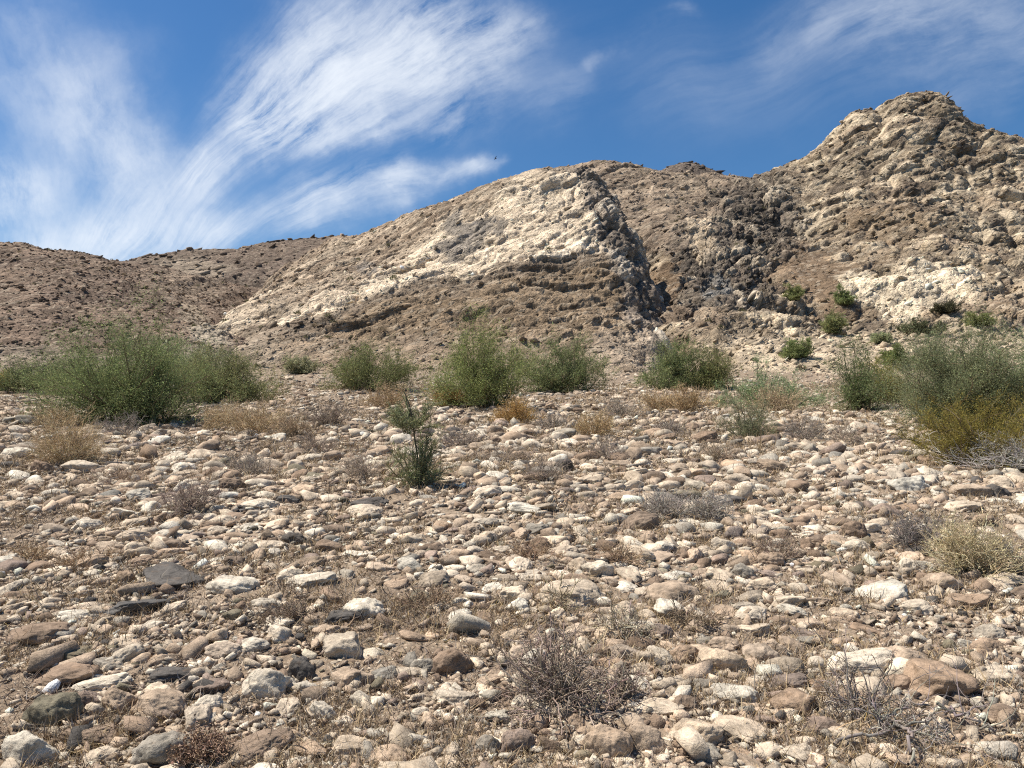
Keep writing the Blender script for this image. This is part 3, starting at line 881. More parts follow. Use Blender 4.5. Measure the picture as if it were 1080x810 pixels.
SW = {'round': 'rounded', 'blocky': 'angular', 'slab': 'flat'}
ORD = ['', 'second', 'third', 'fourth', 'fifth', 'sixth', 'seventh', 'eighth', 'ninth', 'tenth', 'eleventh', 'twelfth']
buckets = {}
for s in singles:
    if s['label'] is None:
        d = [((s['u'] - a) ** 2 + (2 * (s['v'] - b)) ** 2) ** 0.5 for a, b, _ in LAND]
        k = int(np.argmin(d)); du, dv = s['u'] - LAND[k][0], 2 * (s['v'] - LAND[k][1])
        side = ('right of' if du > 0 else 'left of') if abs(du) > abs(dv) else ('in front of' if dv > 0 else 'behind')
        buckets.setdefault((CW[s['cn']], SW[s['style']], side, LAND[k][2]), []).append((d[k], s))
for (cw, sw, side, lm), L in buckets.items():
    L.sort(key=lambda t: t[0])
    for i, (_, s) in enumerate(L):
        s['label'] = f"{cw} {sw} stone {side} {lm}" + (', closest of its kind to it' if i == 0 and len(L) > 1 else f", {ORD[min(i, 11)]} closest of its kind" if i else '')
for s in singles:
    o = link('boulder' if s['a'] > 0.12 else 'stone', VAR[s['style']][s['var']])
    o.location = (s['x'], s['y'], s['z']); o.scale = (s['a'], s['b'], s['c'])
    o.rotation_euler = (s['tilt'][0], s['tilt'][1], s['yaw'])
    o.color = (*s['col'], 1)
    o['label'] = s['label']; o['category'] = 'stone'; o['group'] = 'stones lying on the desert ground'

def merge_rocks(name, items, mat, sub_of, shapes, **props):
    """items: list of (pos, 3x3 matrix, colour, style, var)"""
    by = {}
    for it in items:
        by.setdefault((sub_of(it), it[3], it[4]), []).append(it)
    Vs, Fs, Cs, off = [], [], [], 0
    for (sub, stl, var), L in by.items():
        W, Fc = shapes(sub, stl, var)
        M = np.array([i[1] for i in L]); T = np.array([i[0] for i in L]); C_ = np.array([i[2] for i in L])
        V = np.einsum('nij,kj->nki', M, W) + T[:, None]
        n, k = V.shape[:2]
        Vs.append(V.reshape(-1, 3)); Cs.append(np.repeat(C_, k, 0))
        Fs.append((Fc[None] + (off + np.arange(n) * k)[:, None, None]).reshape(-1, 3)); off += n * k
    me = make_mesh(name, np.concatenate(Vs), np.concatenate(Fs), col=np.concatenate(Cs), mat=mat)
    return link(name, me, **props)

_cache = {}
def shp(sub, stl, var):
    if (sub, stl, var) not in _cache:
        _cache[(sub, stl, var)] = rock_shape(900 + 31 * var + len(stl), sub, stl)
    return _cache[(sub, stl, var)]
items = []
for s in rest:
    M = eul(s) @ np.diag([s['a'], s['b'], s['c']])
    pxs = 2 * s['a'] / s['y'] * F
    items.append(((s['x'], s['y'], s['z']), M, s['col'], s['style'], s['var'], 4 if pxs > 34 else 3 if pxs > 12 else 2 if pxs > 5 else 1))
merge_rocks('loose_stones', items, MAT_STONES, lambda it: it[5], shp, kind='stuff', label='smaller loose stones and cobbles covering the ground', category='stones')
print('stones', len(stones), 'rest', len(rest))

import bmesh
HULLS = []
for k in range(16):
    g = np.random.default_rng(700 + k)
    pts = g.normal(size=(13, 3)); pts /= np.linalg.norm(pts, axis=1)[:, None]
    pts = np.sign(pts) * np.abs(pts) ** 0.6
    pts *= g.uniform(0.75, 1.0, (13, 1))
    bm = bmesh.new()
    for p in pts: bm.verts.new(p)
    bmesh.ops.convex_hull(bm, input=bm.verts[:])
    loose = [v for v in bm.verts if not v.link_faces]
    bmesh.ops.delete(bm, geom=loose, context='VERTS')
    bmesh.ops.triangulate(bm, faces=bm.faces[:])
    bm.verts.index_update()
    HULLS.append((np.array([v.co[:] for v in bm.verts]), np.array([[v.index for v in f.verts] for f in bm.faces]))); bm.free()

def rot_from(rx, ry, rz):
    cx, sx, cy, sy, cz, sz = np.cos(rx), np.sin(rx), np.cos(ry), np.sin(ry), np.cos(rz), np.sin(rz)
    o, z = np.ones_like(cx), np.zeros_like(cx)
    Rx = np.stack([o, z, z, z, cx, -sx, z, sx, cx], -1).reshape(-1, 3, 3)
    Ry = np.stack([cy, z, sy, z, o, z, -sy, z, cy], -1).reshape(-1, 3, 3)
    Rz = np.stack([cz, -sz, z, sz, cz, z, z, z, o], -1).reshape(-1, 3, 3)
    return Ry @ Rx @ Rz

def scatter_hulls(T, r, cc, sq, tilt):
    """many angular chips in one mesh"""
    num = len(r)
    M = rot_from(rng.normal(0, tilt, num), rng.normal(0, tilt, num), rng.uniform(0, 6.28, num)) * np.stack([r * rng.uniform(1, 1.7, num), r * rng.uniform(0.7, 1.1, num), r * rng.uniform(*sq, num)], 1)[:, None, :]
    hv = rng.integers(0, len(HULLS), num)
    Vs, Fs, Cs, off = [], [], [], 0
    for k, (W, Fc) in enumerate(HULLS):
        m = np.flatnonzero(hv == k)
        V = np.einsum('nij,kj->nki', M[m], W) + T[m][:, None]
        n, q = V.shape[:2]
        Vs.append(V.reshape(-1, 3)); Cs.append(np.repeat(cc[m], q, 0))
        Fs.append((Fc[None] + (off + np.arange(n) * q)[:, None, None]).reshape(-1, 3)); off += n * q
    return np.concatenate(Vs), np.concatenate(Fs), np.concatenate(Cs)

# gravel and chips between the stones
NGR = 120000
gy = np.exp(rng.uniform(math.log(1.9), math.log(45), NGR)); gx = gy * rng.uniform(-0.95, 0.95, NGR)
cl = fbm(np.stack([gx * 0.5, gy * 0.5, 0 * gx], 1) + 60, 3)
k = rng.random(NGR) < np.clip(0.62 + 0.9 * cl, 0.08, 1)
gx, gy = gx[k], gy[k]
gr = (0.006 + 0.0021 * np.minimum(gy, 20)) * np.exp(rng.normal(0, 0.55, len(gx)))
T = np.stack([gx, gy, ground_z(gx, gy) + gr * 0.25], 1)
pal = np.array([COLORS[c] for c in CNAMES])
cc = pal[rng.choice(9, len(gx), p=CPROB)] * np.exp(rng.normal(-0.06, 0.2, (len(gx), 1)))
V_, F_, C_ = scatter_hulls(T, gr, np.clip(cc, 0.03, 0.66), (0.4, 0.8), 0.4)
link('gravel', make_mesh('gravel', V_, F_, col=C_, mat=MAT_STONES, smooth=False), kind='stuff', label='gravel and small chips between the stones', category='gravel')

# angular blocks and rubble weathering out of the hillsides, lying along the beds
Vs, Fs, Cs, off = [], [], [], 0
for (name, Q, Nn, col, nd, nu), num, rmed, sig in zip(HILLS, (9000, 15000, 21000, 6000), (0.15, 0.15, 0.18, 0.45), (0.6, 0.55, 0.68, 0.5)):
    G = Q.reshape(nd, nu, 3)
    du = np.gradient(G, axis=1); dd = np.gradient(G, axis=0)
    area = np.linalg.norm(np.cross(du, dd), axis=2).ravel()
    vis = (Q[:, 2] > ground_z(Q[:, 0], Q[:, 1]) - 0.3)
    u, v = project(Q)
    inframe = sstep(-120, 0, u) * sstep(1200, 1080, u)
    w = area * vis * (0.15 + 0.85 * inframe) / (Q[:, 1] ** 1.2)
    if name == 'right_mountain':
        w *= 1 + 1.5 * sstep(335, 350, v) - 0.55 * (ell(u, v, 855, 280, 38, 24) + ell(u, v, 697, 297, 20, 20)).clip(0, 1)
        dip = np.where((u < 850) & (v > 180), 38.0, 25.0)
    elif name == 'outcrop_hill':
        w *= 0.3 + 0.7 * np.clip(sstep(470, 400, u) + sstep(345, 370, v), 0, 1)
        dip = np.where(u > cr_edge(v), 55.0, np.where((v > 280) & (u > 470), 5.0, 33.0))
    else:
        dip = np.full(len(u), 14.0)
    w = np.maximum(w, 0)
    ch = rng.choice(len(Q), num, p=w / w.sum())
    r = rmed * np.exp(rng.normal(0, sig, num)) * (Q[ch, 1] / 130) ** 0.5
    r = np.minimum(r, rmed * 4.5)
    loose = rng.random(num) < 0.3
    rx = rng.normal(0, 0.22, num) + loose * rng.normal(0, 0.6, num)
    ry = -np.radians(dip[ch]) * (~loose) + rng.normal(0, 0.2, num)
    rz = rng.normal(0, 0.5, num) + loose * rng.uniform(0, 6.28, num)
    sc_ = np.stack([r * np.where(loose, 1.2, rng.uniform(1.4, 3.2, num)), r * rng.uniform(0.8, 1.4, num), r * np.where(loose, 0.8, rng.uniform(0.35, 0.7, num))], 1)
    M = rot_from(rx, ry, rz) * sc_[:, None, :]
    T = Q[ch] - Nn[ch] * (r * np.where(loose, 0.0, rng.uniform(0.1, 0.5, num)))[:, None]
    cc = np.clip(col[ch] * np.exp(rng.normal(0.10, 0.2, (num, 1))), 0.04, 0.66)
    hv = rng.integers(0, len(HULLS), num)
    for k, (W, Fc) in enumerate(HULLS):
        m = np.flatnonzero(hv == k)
        V = np.einsum('nij,kj->nki', M[m], W) + T[m][:, None]
        n, q = V.shape[:2]
        Vs.append(V.reshape(-1, 3)); Cs.append(np.repeat(cc[m], q, 0))
        Fs.append((Fc[None] + (off + np.arange(n) * q)[:, None, None]).reshape(-1, 3)); off += n * q
me = make_mesh('hillside_rubble', np.concatenate(Vs), np.concatenate(Fs), col=np.concatenate(Cs), mat=MAT_RUBBLE, smooth=False)
link('hillside_rubble', me, kind='stuff', label='broken rubble and rock blocks over the hillsides', category='rubble')

# ------------------------------------------------------------------ plants
def tubes(PL, rad, sides=3):
    """PL (N,K,3) polylines, rad (N,K)"""
    N, K = PL.shape[:2]
    T = np.gradient(PL, axis=1); T /= np.linalg.norm(T, axis=2, keepdims=True) + 1e-9
    ref = np.where(np.abs(T[..., 2:3]) < 0.9, np.array([0, 0, 1.0]), np.array([1.0, 0, 0]))
    A = np.cross(T, ref); A /= np.linalg.norm(A, axis=2, keepdims=True) + 1e-9
    B = np.cross(T, A)
    ang = np.arange(sides) * 2 * math.pi / sides
    V = PL[:, :, None] + rad[:, :, None, None] * (A[:, :, None] * np.cos(ang)[None, None, :, None] + B[:, :, None] * np.sin(ang)[None, None, :, None])
    base = (np.arange(N) * K * sides)[:, None, None] + (np.arange(K - 1) * sides)[None, :, None]
    j = np.arange(sides)[None, None]; j2 = (j + 1) % sides
    Fc = np.stack([base + j, base + j2, base + sides + j2, base + sides + j], -1).reshape(-1, 4)
    return V.reshape(-1, 3), Fc

def grow(P0, D0, L, K, g, wob=0.3, up=0.15):
    """vectorised wandering polylines"""
    N = len(P0)
    PL = np.empty((N, K, 3)); PL[:, 0] = P0
    d = D0 / (np.linalg.norm(D0, axis=1, keepdims=True) + 1e-9)
    step = (L / (K - 1))[:, None]
    for k in range(1, K):
        d = d + g.normal(0, wob, (N, 3)) / math.sqrt(K)
        d[:, 2] += up / K
        d /= np.linalg.norm(d, axis=1, keepdims=True)
        PL[:, k] = PL[:, k - 1] + d * step
    return PL

def spawn(PL, n, g, t0=0.25, spread=0.8, up=0.3):
    N, K = PL.shape[:2]
    par = np.repeat(np.arange(N), n)
    t = g.uniform(t0, 1.0, N * n) * (K - 1)
    i = np.minimum(t.astype(int), K - 2); f = (t - i)[:, None]
    p = PL[par, i] * (1 - f) + PL[par, i + 1] * f
    d = PL[par, i + 1] - PL[par, i]
    d /= np.linalg.norm(d, axis=1, keepdims=True) + 1e-9
    d = d + g.normal(0, spread, (N * n, 3)); d[:, 2] += up
    return p, d, t / (K - 1)

def taper(N, K, r0, r1):
    return np.linspace(0, 1, K)[None] * (r1 - r0) + r0 + np.zeros((N, 1))

def leaves(PL, n, g, size, wid, jitter=0.03, t0=0.0):
    p, d, t = spawn(PL, n, g, t0, 0.9, 0.1)
    p = p + g.normal(0, jitter, p.shape)
    d /= np.linalg.norm(d, axis=1, keepdims=True)
    s = np.cross(d, g.normal(size=d.shape)); s /= np.linalg.norm(s, axis=1, keepdims=True) + 1e-9
    L = (size * np.exp(g.normal(0, 0.35, len(p))))[:, None]; W = L * wid / size
    V = np.stack([p - s * W * 0.5, p + d * L * 0.5 + s * W * 0, p + d * L, p + d * L * 0.5 - s * W], 1)
    V = np.stack([p, p + d * L * 0.55 + s * W * 0.5, p + d * L, p + d * L * 0.55 - s * W * 0.5], 1)
    n4 = len(p)
    return V.reshape(-1, 3), np.arange(n4 * 4).reshape(-1, 4)

def tint(n, rgb, g, per, a=0.18, warm=0.06):
    m = n // per
    c = np.array(rgb)[None] * np.exp(g.normal(0, a, (m, 1))) * (1 + g.normal(0, warm, (m, 3)))
    return np.repeat(np.clip(c, 0.01, 0.8), per, 0)

class Bag:
    def __init__(s): s.V, s.F, s.C, s.n = [], [], [], 0
    def add(s, VF, C):
        V, Fc = VF
        s.V.append(V); s.F.append(Fc + s.n); s.C.append(C); s.n += len(V)
    def mesh(s, name, mat, smooth=True):
        return make_mesh(name, np.concatenate(s.V), np.concatenate(s.F), col=np.concatenate(s.C), mat=mat, smooth=smooth)

GREEN = (0.222, 0.243, 0.106); GREYGREEN = (0.31, 0.345, 0.19); OLIVE = (0.31, 0.25, 0.065); YEL = (0.30, 0.23, 0.05)

def lumps_dirs(n, g, W, H, lump):
    """leader end points spread over a dome of half-width W and height H, with lobes"""
    a = g.uniform(0, 2 * math.pi, n); e = np.arcsin(g.uniform(0.03, 1.0, n) ** 0.8)
    rad = 1 + lump * np.sin(3 * a + g.uniform(0, 6)) * 0.5 + lump * g.normal(0, 0.6, n)
    rad = np.clip(rad, 0.5, 1.35)
    return np.stack([np.cos(a) * np.cos(e) * W * rad, np.sin(a) * np.cos(e) * W * 0.85 * rad, np.sin(e) * H * rad], 1)

def green_bush(seed, W, H, dist, col=GREEN, dens=1.0, lump=0.25, twigcol=(0.17, 0.14, 0.085), leafw=0.5, leafn=12):
    """returns (branches mesh, foliage mesh)"""
    g = np.random.default_rng(seed)
    px = dist / F
    nl = int(40 * dens)
    E = lumps_dirs(nl, g, W, H, lump)
    P0 = g.normal(0, 0.2 * W, (nl, 3)); P0[:, 2] = -0.05
    K = 7
    t = np.linspace(0, 1, K)[None, :, None]
    mid = E * np.array([0.55, 0.55, 0.55])
    L1 = (1 - t) ** 2 * P0[:, None] + 2 * t * (1 - t) * mid[:, None] + t ** 2 * (E * 0.8)[:, None]
    L1[:, 1:] += g.normal(0, 0.02 * W, L1[:, 1:].shape)
    S = math.sqrt(W * H)
    p, d, tt_ = spawn(L1, 10, g, 0.1, 0.7, 0.2)
    L2 = grow(p, d, S * 0.40 * g.uniform(0.5, 1.1, len(p)), 5, g, 0.5, 0.1)
    p, d, _ = spawn(L2, 7, g, 0.15, 0.65, 0.3)
    L3 = grow(p, d, S * 0.2 * g.uniform(0.5, 1.3, len(p)), 4, g, 0.4, 0.4)
    L2[..., 2] = np.maximum(L2[..., 2], 0.03); L3[..., 2] = np.maximum(L3[..., 2], 0.03)
    br = Bag()
    for PLn, r0, r1, cc in ((L1, 0.022 * S / 1.6, 0.008, twigcol), (L2, 0.007, 0.003, twigcol)):
        VF = tubes(PLn, taper(len(PLn), PLn.shape[1], r0, r1)); br.add(VF, tint(len(VF[0]), cc, g, PLn.shape[1] * 3))
    fo = Bag()
    VF = tubes(L3, taper(len(L3), 4, max(0.002, 0.11 * px), 0.0015)); fo.add(VF, tint(len(VF[0]), np.array(col) * 1.05, g, 12))
    VF = leaves(L3, max(2, int(leafn * dens)), g, max(0.02, 1.35 * px), max(0.006, leafw * px), 0.035 * S)
    VF[0][:, 2] = np.maximum(VF[0][:, 2], 0.0)
    fo.add(VF, tint(len(VF[0]), col, g, 4, 0.22))
    return br.mesh('branches', MAT_TWIG), fo.mesh('foliage', MAT_LEAF, False)

def dry_brush(seed, W, H, dist, col, dens=1.0, bits=True, bitcol=None, thick=1.0):
    """a low dome of fine dry twigs, with or without dry seed heads: one mesh"""
    g = np.random.default_rng(seed)
    px = dist / F
    n1 = int(46 * dens)
    E = lumps_dirs(n1, g, W, H, 0.2)
    P0 = g.normal(0, 0.12 * W, (n1, 3)); P0[:, 2] = 0
    L1 = grow(P0, E, np.linalg.norm(E, axis=1) * 0.85, 6, g, 0.35, 0.05)
    p, d, _ = spawn(L1, 7, g, 0.2, 0.55, 0.2)
    S = math.sqrt(W * H)
    L2 = grow(p, d, S * 0.45 * g.uniform(0.5, 1.1, len(p)), 5, g, 0.55, 0.1)
    p, d, _ = spawn(L2, 4, g, 0.2, 0.6, 0.2)
    L3 = grow(p, d, S * 0.2 * g.uniform(0.4, 1.2, len(p)), 4, g, 0.6, 0.1)
    for L in (L1, L2, L3): L[..., 2] = np.maximum(L[..., 2], 0.005)
    b = Bag()
    r = max(0.0022, 0.16 * px) * thick
    for L, r0, r1 in ((L1, r * 2.0, r), (L2, r * 1.1, r * 0.6), (L3, r * 0.7, r * 0.4)):
        VF = tubes(L, taper(len(L), L.shape[1], r0, r1)); b.add(VF, tint(len(VF[0]), col, g, L.shape[1] * 3, 0.3, 0.04))
    if bits:
        VF = leaves(L3, 3, g, max(0.008, 0.8 * px), max(0.005, 0.45 * px), 0.01, 0.3)
        b.add(VF, tint(len(VF[0]), bitcol or col, g, 4, 0.25, 0.04))
    return b.mesh('brush', MAT_TWIG, False)

def bare_shrub(seed, W, H, col, n1=34, r=0.0042):
    """crooked leafless twigs, seen close: one mesh"""
    g = np.random.default_rng(seed)
    E = lumps_dirs(n1, g, W, H, 0.25)
    P0 = g.normal(0, 0.10 * W, (n1, 3)); P0[:, 2] = -0.01
    L1 = grow(P0, E, np.linalg.norm(E, axis=1) * 0.8, 8, g, 0.7, 0.05)
    p, d, _ = spawn(L1, 6, g, 0.2, 0.65, 0.25)
    L2 = grow(p, d, 0.45 * math.sqrt(W * H) * g.uniform(0.4, 1.1, len(p)), 6, g, 0.9, 0.1)
    p, d, _ = spawn(L2, 4, g, 0.2, 0.8, 0.2)
    L3 = grow(p, d, 0.17 * math.sqrt(W * H) * g.uniform(0.4, 1.2, len(p)), 4, g, 0.9, 0.1)
    for L in (L1, L2, L3): L[..., 2] = np.maximum(L[..., 2], 0.004)
    b = Bag()
    for L, r0, r1, s in ((L1, r, r * 0.55, 5), (L2, r * 0.6, r * 0.32, 4), (L3, r * 0.36, r * 0.2, 3)):
        VF = tubes(L, taper(len(L), L.shape[1], r0, r1), s); b.add(VF, tint(len(VF[0]), col, g, L.shape[1] * s, 0.3, 0.05))
    return b.mesh('twigs', MAT_TWIG)

def empty(name, loc, label, cat, group=None):
    o = bpy.data.objects.new(name, None); COL.objects.link(o)
    o.location = loc; o.empty_display_size = 0.3
    o['label'] = label; o['category'] = cat
    if group: o['group'] = group
    return o

# u centre, v of the foot, full width px, height px, colour, density, label
BUSHES = [
 (142,447,140,98,GREEN,1.5,0.45,"largest dense green bush on the left, rising to a ragged peak"),
 (46,413,66,34,GREEN,0.8,0.2,"low green bush just left of the largest green bush"),
 (95,418,80,40,GREEN,0.9,0.2,"green bush partly behind the left flank of the largest bush"),
 (234,424,92,52,GREEN,1.1,0.25,"rounded green bush just right of the largest green bush"),
 (196,402,70,42,GREYGREEN,0.7,0.3,"thin pale green bush behind the gap beside the largest green bush"),
 (386,412,92,42,GREEN,1.0,0.25,"low wide green bush at the foot of the brown slope"),
 (508,428,96,75,GREEN,1.35,0.25,"tall round green bush at middle of the photo"),
 (596,414,76,48,GREEN,0.9,0.3,"green bush joined to the right side of the tall middle bush"),
 (706,412,58,46,GREEN,0.9,0.25,"dark green bush below the gully, left of its twin"),
 (748,412,56,40,GREEN,0.9,0.25,"dark green bush below the gully, right of its twin"),
 (806,432,84,40,GREYGREEN,0.7,0.3,"grey-green loose bush above the straw clump, right of the gully"),
 (905,434,62,66,(0.19,0.205,0.095),0.7,0.4,"open green bush with dark upright stems on the right"),
 (934,424,42,40,(0.24,0.235,0.07),0.8,0.3,"yellow-green bush growing against the open green bush"),
 (1018,450,126,96,GREYGREEN,2.1,0.3,"large grey-green bush behind the olive-yellow bush"),
 (1085,440,60,80,GREYGREEN,0.8,0.3,"grey-green bush cut off by the right edge of the photo"),
 (1034,490,128,58,OLIVE,1.15,0.3,"olive-yellow bush with a dead grey base at right edge"),
 (841,378,24,20,GREEN,0.5,0.2,"small green bush on the pale talus right of the gully"),
 (876,352,26,20,GREEN,0.5,0.2,"small green bush at the top of the pale talus, lower of two"),
 (890,322,20,18,GREEN,0.5,0.2,"small green bush on the brown soil cone left of the pale cliff"),
 (836,317,18,15,GREEN,0.5,0.2,"tiny green bush at the left of the brown soil cone"),
 (1030,344,28,12,GREEN,0.5,0.2,"low green bush under the pale cliff at the right"),
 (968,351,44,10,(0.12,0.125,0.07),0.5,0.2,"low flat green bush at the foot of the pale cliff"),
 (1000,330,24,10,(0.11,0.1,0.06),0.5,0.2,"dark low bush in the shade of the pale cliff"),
 (945,384,24,20,GREEN,0.5,0.2,"small green bush on talus above the yellow-green bush"),
 (930,362,20,10,GREYGREEN,0.5,0.2,"faint small bush in the middle of the pale talus"),
 (315,394,32,18,GREYGREEN,0.5,0.2,"small grey-green bush left of the low wide green bush"),
 (8,412,26,20,OLIVE,0.6,0.2,"small olive bush cut off by the left edge of the photo"),
 (985,392,28,20,GREYGREEN,0.5,0.2,"pale grey-green bush rising behind the large grey-green bush"),
]
BGROUP = 'green desert bushes'
for i, (u, vb, w, h, col, dens, lump, lab) in enumerate(BUSHES):
    p = pick(u, vb)
    px = p[1] / F
    W, H = w / 2 * px * 1.3, h * px * 1.04
    e = empty('desert_bush', p, lab, 'bush', BGROUP)
    e.rotation_euler.z = i * 1.3 if False else 0
    gj = np.random.default_rng(900 + i)
    b, f = green_bush(200 + i, W, H, p[1], np.array(col) * np.exp(gj.normal(0, 0.09)) * (1 + gj.normal(0, 0.05, 3)), dens * gj.uniform(0.95, 1.2), lump * gj.uniform(1.1, 2.0))
    link('branches', b, e); link('foliage', f, e)
    if col is OLIVE and w > 60:
        db = dry_brush(77, W * 0.9, H * 0.5, p[1], (0.42, 0.39, 0.35), 1.5, False, None, 1.5)
        o = link('dead_base', db, e); o.location = (0.0, -0.62 * W, 0); o['label'] = 'dead grey twigs at the base'

# pale spindly shrub and the sapling
p = pick(790, 464); px = p[1] / F
e = empty('spindly_shrub', p, 'sparse pale green spindly shrub below the grey-green loose bush', 'shrub')
b, f = green_bush(301, 34 * px, 42 * px, p[1], (0.28, 0.29, 0.17), 0.55, 0.4, (0.2, 0.17, 0.11), 0.3)
link('branches', b, e); link('foliage', f, e)

p = pick(440, 514); px = p[1] / F
e = empty('sapling', p, 'thin green sapling with a leaning stem, tufted top and bushy foot', 'sapling')
g = np.random.default_rng(5)
H = 108 * px
stem = np.array([[(-x) * px, y, z * px] for x, y, z in [(0, 0, -2), (1, 0, 15), (0, 0.02, 32), (3, 0.03, 50), (5, 0.02, 66), (8, 0, 84), (14, 0, 100)]])[None]
bag = Bag(); VF = tubes(stem, taper(1, 7, 0.015, 0.006), 6); bag.add(VF, tint(len(VF[0]), (0.12, 0.10, 0.07), g, 42))
st2 = np.array([[x * px, y, z * px] for x, y, z in [(1, 0, -1), (4, -.03, 12), (6, 0, 26), (9, .02, 40), (10, 0, 55), (13, 0, 66), (14, 0, 74)]])[None]
VF = tubes(st2, taper(1, 7, 0.010, 0.004), 5); bag.add(VF, tint(len(VF[0]), (0.12, 0.10, 0.07), g, 35))
link('stem', bag.mesh('stem', MAT_TWIG), e)
b, f = green_bush(310, 29 * px, 34 * px, p[1], (0.31, 0.33, 0.18), 0.5, 0.3, (0.2, 0.19, 0.11), 0.3, 4)
c = link('crown', f, e); c.location = (-8 * px, 0, 60 * px); c2 = link('crown_branches', b, c)
b, f = green_bush(311, 34 * px, 68 * px, p[1], (0.31, 0.33, 0.17), 0.45, 0.3, (0.24, 0.23, 0.14), 0.28, 4)
c = link('lower_foliage', f, e); link('lower_branches', b, c)

STRAW = (0.42, 0.325, 0.205); ORANGE = (0.40, 0.265, 0.115); GREYT = (0.26, 0.225, 0.195); PALES = (0.46, 0.39, 0.255); DGREY = (0.20, 0.18, 0.17)
BRUSH = [
 (70,488,76,56,STRAW,1.2,True,"large tan dry brush at far left below the green bush"),
 (60,450,50,22,STRAW,0.7,True,"tan dry brush behind the large tan brush at far left"),
 (268,458,90,38,(0.40,0.31,0.20),1.1,True,"wide tan dry brush below the rounded green bush"),
 (235,452,50,26,STRAW,0.7,True,"tan dry brush at the left end of the wide tan brush"),
 (310,462,44,24,(0.30,0.23,0.16),0.7,True,"brownish dry brush at the right end of the wide tan brush"),
 (541,447,44,27,ORANGE,1.2,True,"orange-tan dome of dry brush below the tall middle bush"),
 (476,428,44,20,ORANGE,0.8,True,"orange dry brush at the left foot of the tall middle bush"),
 (410,430,52,24,(0.38,0.285,0.18),0.7,True,"orange-tan dry brush behind the sapling"),
 (625,460,52,26,(0.38,0.28,0.16),0.9,True,"tan dry brush right of the orange-tan dome"),
 (585,452,44,16,GREYT,0.7,False,"grey low brush right beside the orange-tan dome"),
 (695,434,44,22,STRAW,0.9,True,"straw dry brush below the left twin green bush"),
 (726,434,50,24,(0.38,0.28,0.165),0.9,True,"orange-straw dry brush below the right twin green bush"),
 (820,436,64,28,(0.38,0.30,0.20),0.9,True,"straw dry brush at the grey-green loose bush"),
 (848,466,50,26,GREYT,0.7,False,"grey-tan faded brush right of the spindly shrub"),
 (708,458,40,16,GREYT,0.7,False,"low grey brush in front of the straw dry brush"),
 (265,502,60,26,GREYT,0.8,False,"grey leafless brush left of the sapling"),
 (380,505,60,26,(0.28,0.23,0.19),0.7,False,"grey-brown leafless brush at the left foot of the sapling"),
 (200,540,70,34,(0.27,0.215,0.185),0.9,False,"dead grey brush among stones at left"),
 (345,448,60,22,(0.22,0.18,0.15),0.8,False,"dark brown fallen brush left of the orange-tan brush"),
 (575,508,60,24,(0.25,0.21,0.18),0.8,False,"grey-brown brush in the middle of the stone field"),
 (640,486,46,22,(0.28,0.235,0.20),0.7,False,"faded brush right of the grey-brown middle brush"),
 (700,545,60,32,(0.30,0.27,0.245),0.9,False,"left half of a pair of spiky grey brushes"),
 (748,548,50,32,(0.34,0.31,0.28),0.8,False,"right half of a pair of spiky grey brushes"),
 (968,580,70,36,DGREY,1.1,False,"dark grey brush left of the straw-coloured bush"),
 (1026,604,92,56,PALES,1.5,True,"straw-coloured rounded bush near the right edge"),
 (1062,604,50,34,(0.30,0.27,0.25),0.7,False,"grey dead twigs on the right side of straw bush"),
 (655,440,60,20,(0.27,0.23,0.19),0.7,False,"grey-tan brush right of the tan brush in the middle"),
 (128,460,60,20,(0.24,0.21,0.19),0.7,False,"grey twigs in front of the largest green bush"),
 (895,470,60,22,(0.30,0.25,0.20),0.6,False,"faint grey-tan brush in front of the open green bush"),
 (820,590,60,24,(0.27,0.21,0.165),0.6,False,"brown dry brush on the ground left of dark brown block"),
 (485,470,46,18,(0.27,0.23,0.20),0.6,False,"low grey brush right of the sapling"),
 (160,432,44,18,(0.22,0.2,0.18),0.6,False,"grey twigs under the largest green bush"),
 (128,512,70,20,(0.29,0.22,0.165),0.6,False,"thin brown brush over stones below the tan brush at far left"),
 (335,478,64,18,(0.27,0.22,0.18),0.6,False,"low grey-brown brush left of the sapling's stem"),
 (530,488,70,20,(0.26,0.21,0.17),0.6,False,"grey-brown brush spreading right of the sapling's foot"),
 (760,486,60,16,(0.30,0.24,0.18),0.6,False,"thin tan brush below the spindly shrub"),
 (560,590,70,16,(0.29,0.21,0.145),0.6,False,"low brown brush left of the white squarish stone"),
 (90,598,80,16,(0.29,0.21,0.14),0.6,False,"low brown brush above the white flat slab at left"),
 (650,592,60,16,(0.30,0.22,0.15),0.5,False,"low brown brush right of the white squarish stone"),
 (455,640,80,18,(0.28,0.21,0.15),0.6,False,"low brown brush right of the white mottled boulder"),
 (730,660,70,18,(0.27,0.21,0.155),0.6,False,"low brown brush in front of the wide tan boulder"),
 (215,800,60,26,(0.26,0.18,0.13),0.8,True,"brown dry clump on the wide earthy boulder near the bottom"),
 (30,590,60,14,(0.31,0.23,0.15),0.5,False,"low tan brush near the left edge above the log-like rock"),
 (300,655,60,18,(0.20,0.155,0.12),0.7,False,"dark brown brush left of the dark brown wedge rock"),
]
for i, (u, vb, w, h, col, dens, bits, lab) in enumerate(BRUSH):
    p = pick(u, vb); px = p[1] / F
    me_ = dry_brush(400 + i, w / 2 * px * 1.1, h * px, p[1], np.array(col) * np.array([1.12, 1.1, 1.05]), dens * 1.3, bits)
    o = link('dry_brush', me_, label=lab, category='dry brush', group='dry brush between the stones'); o.location = p

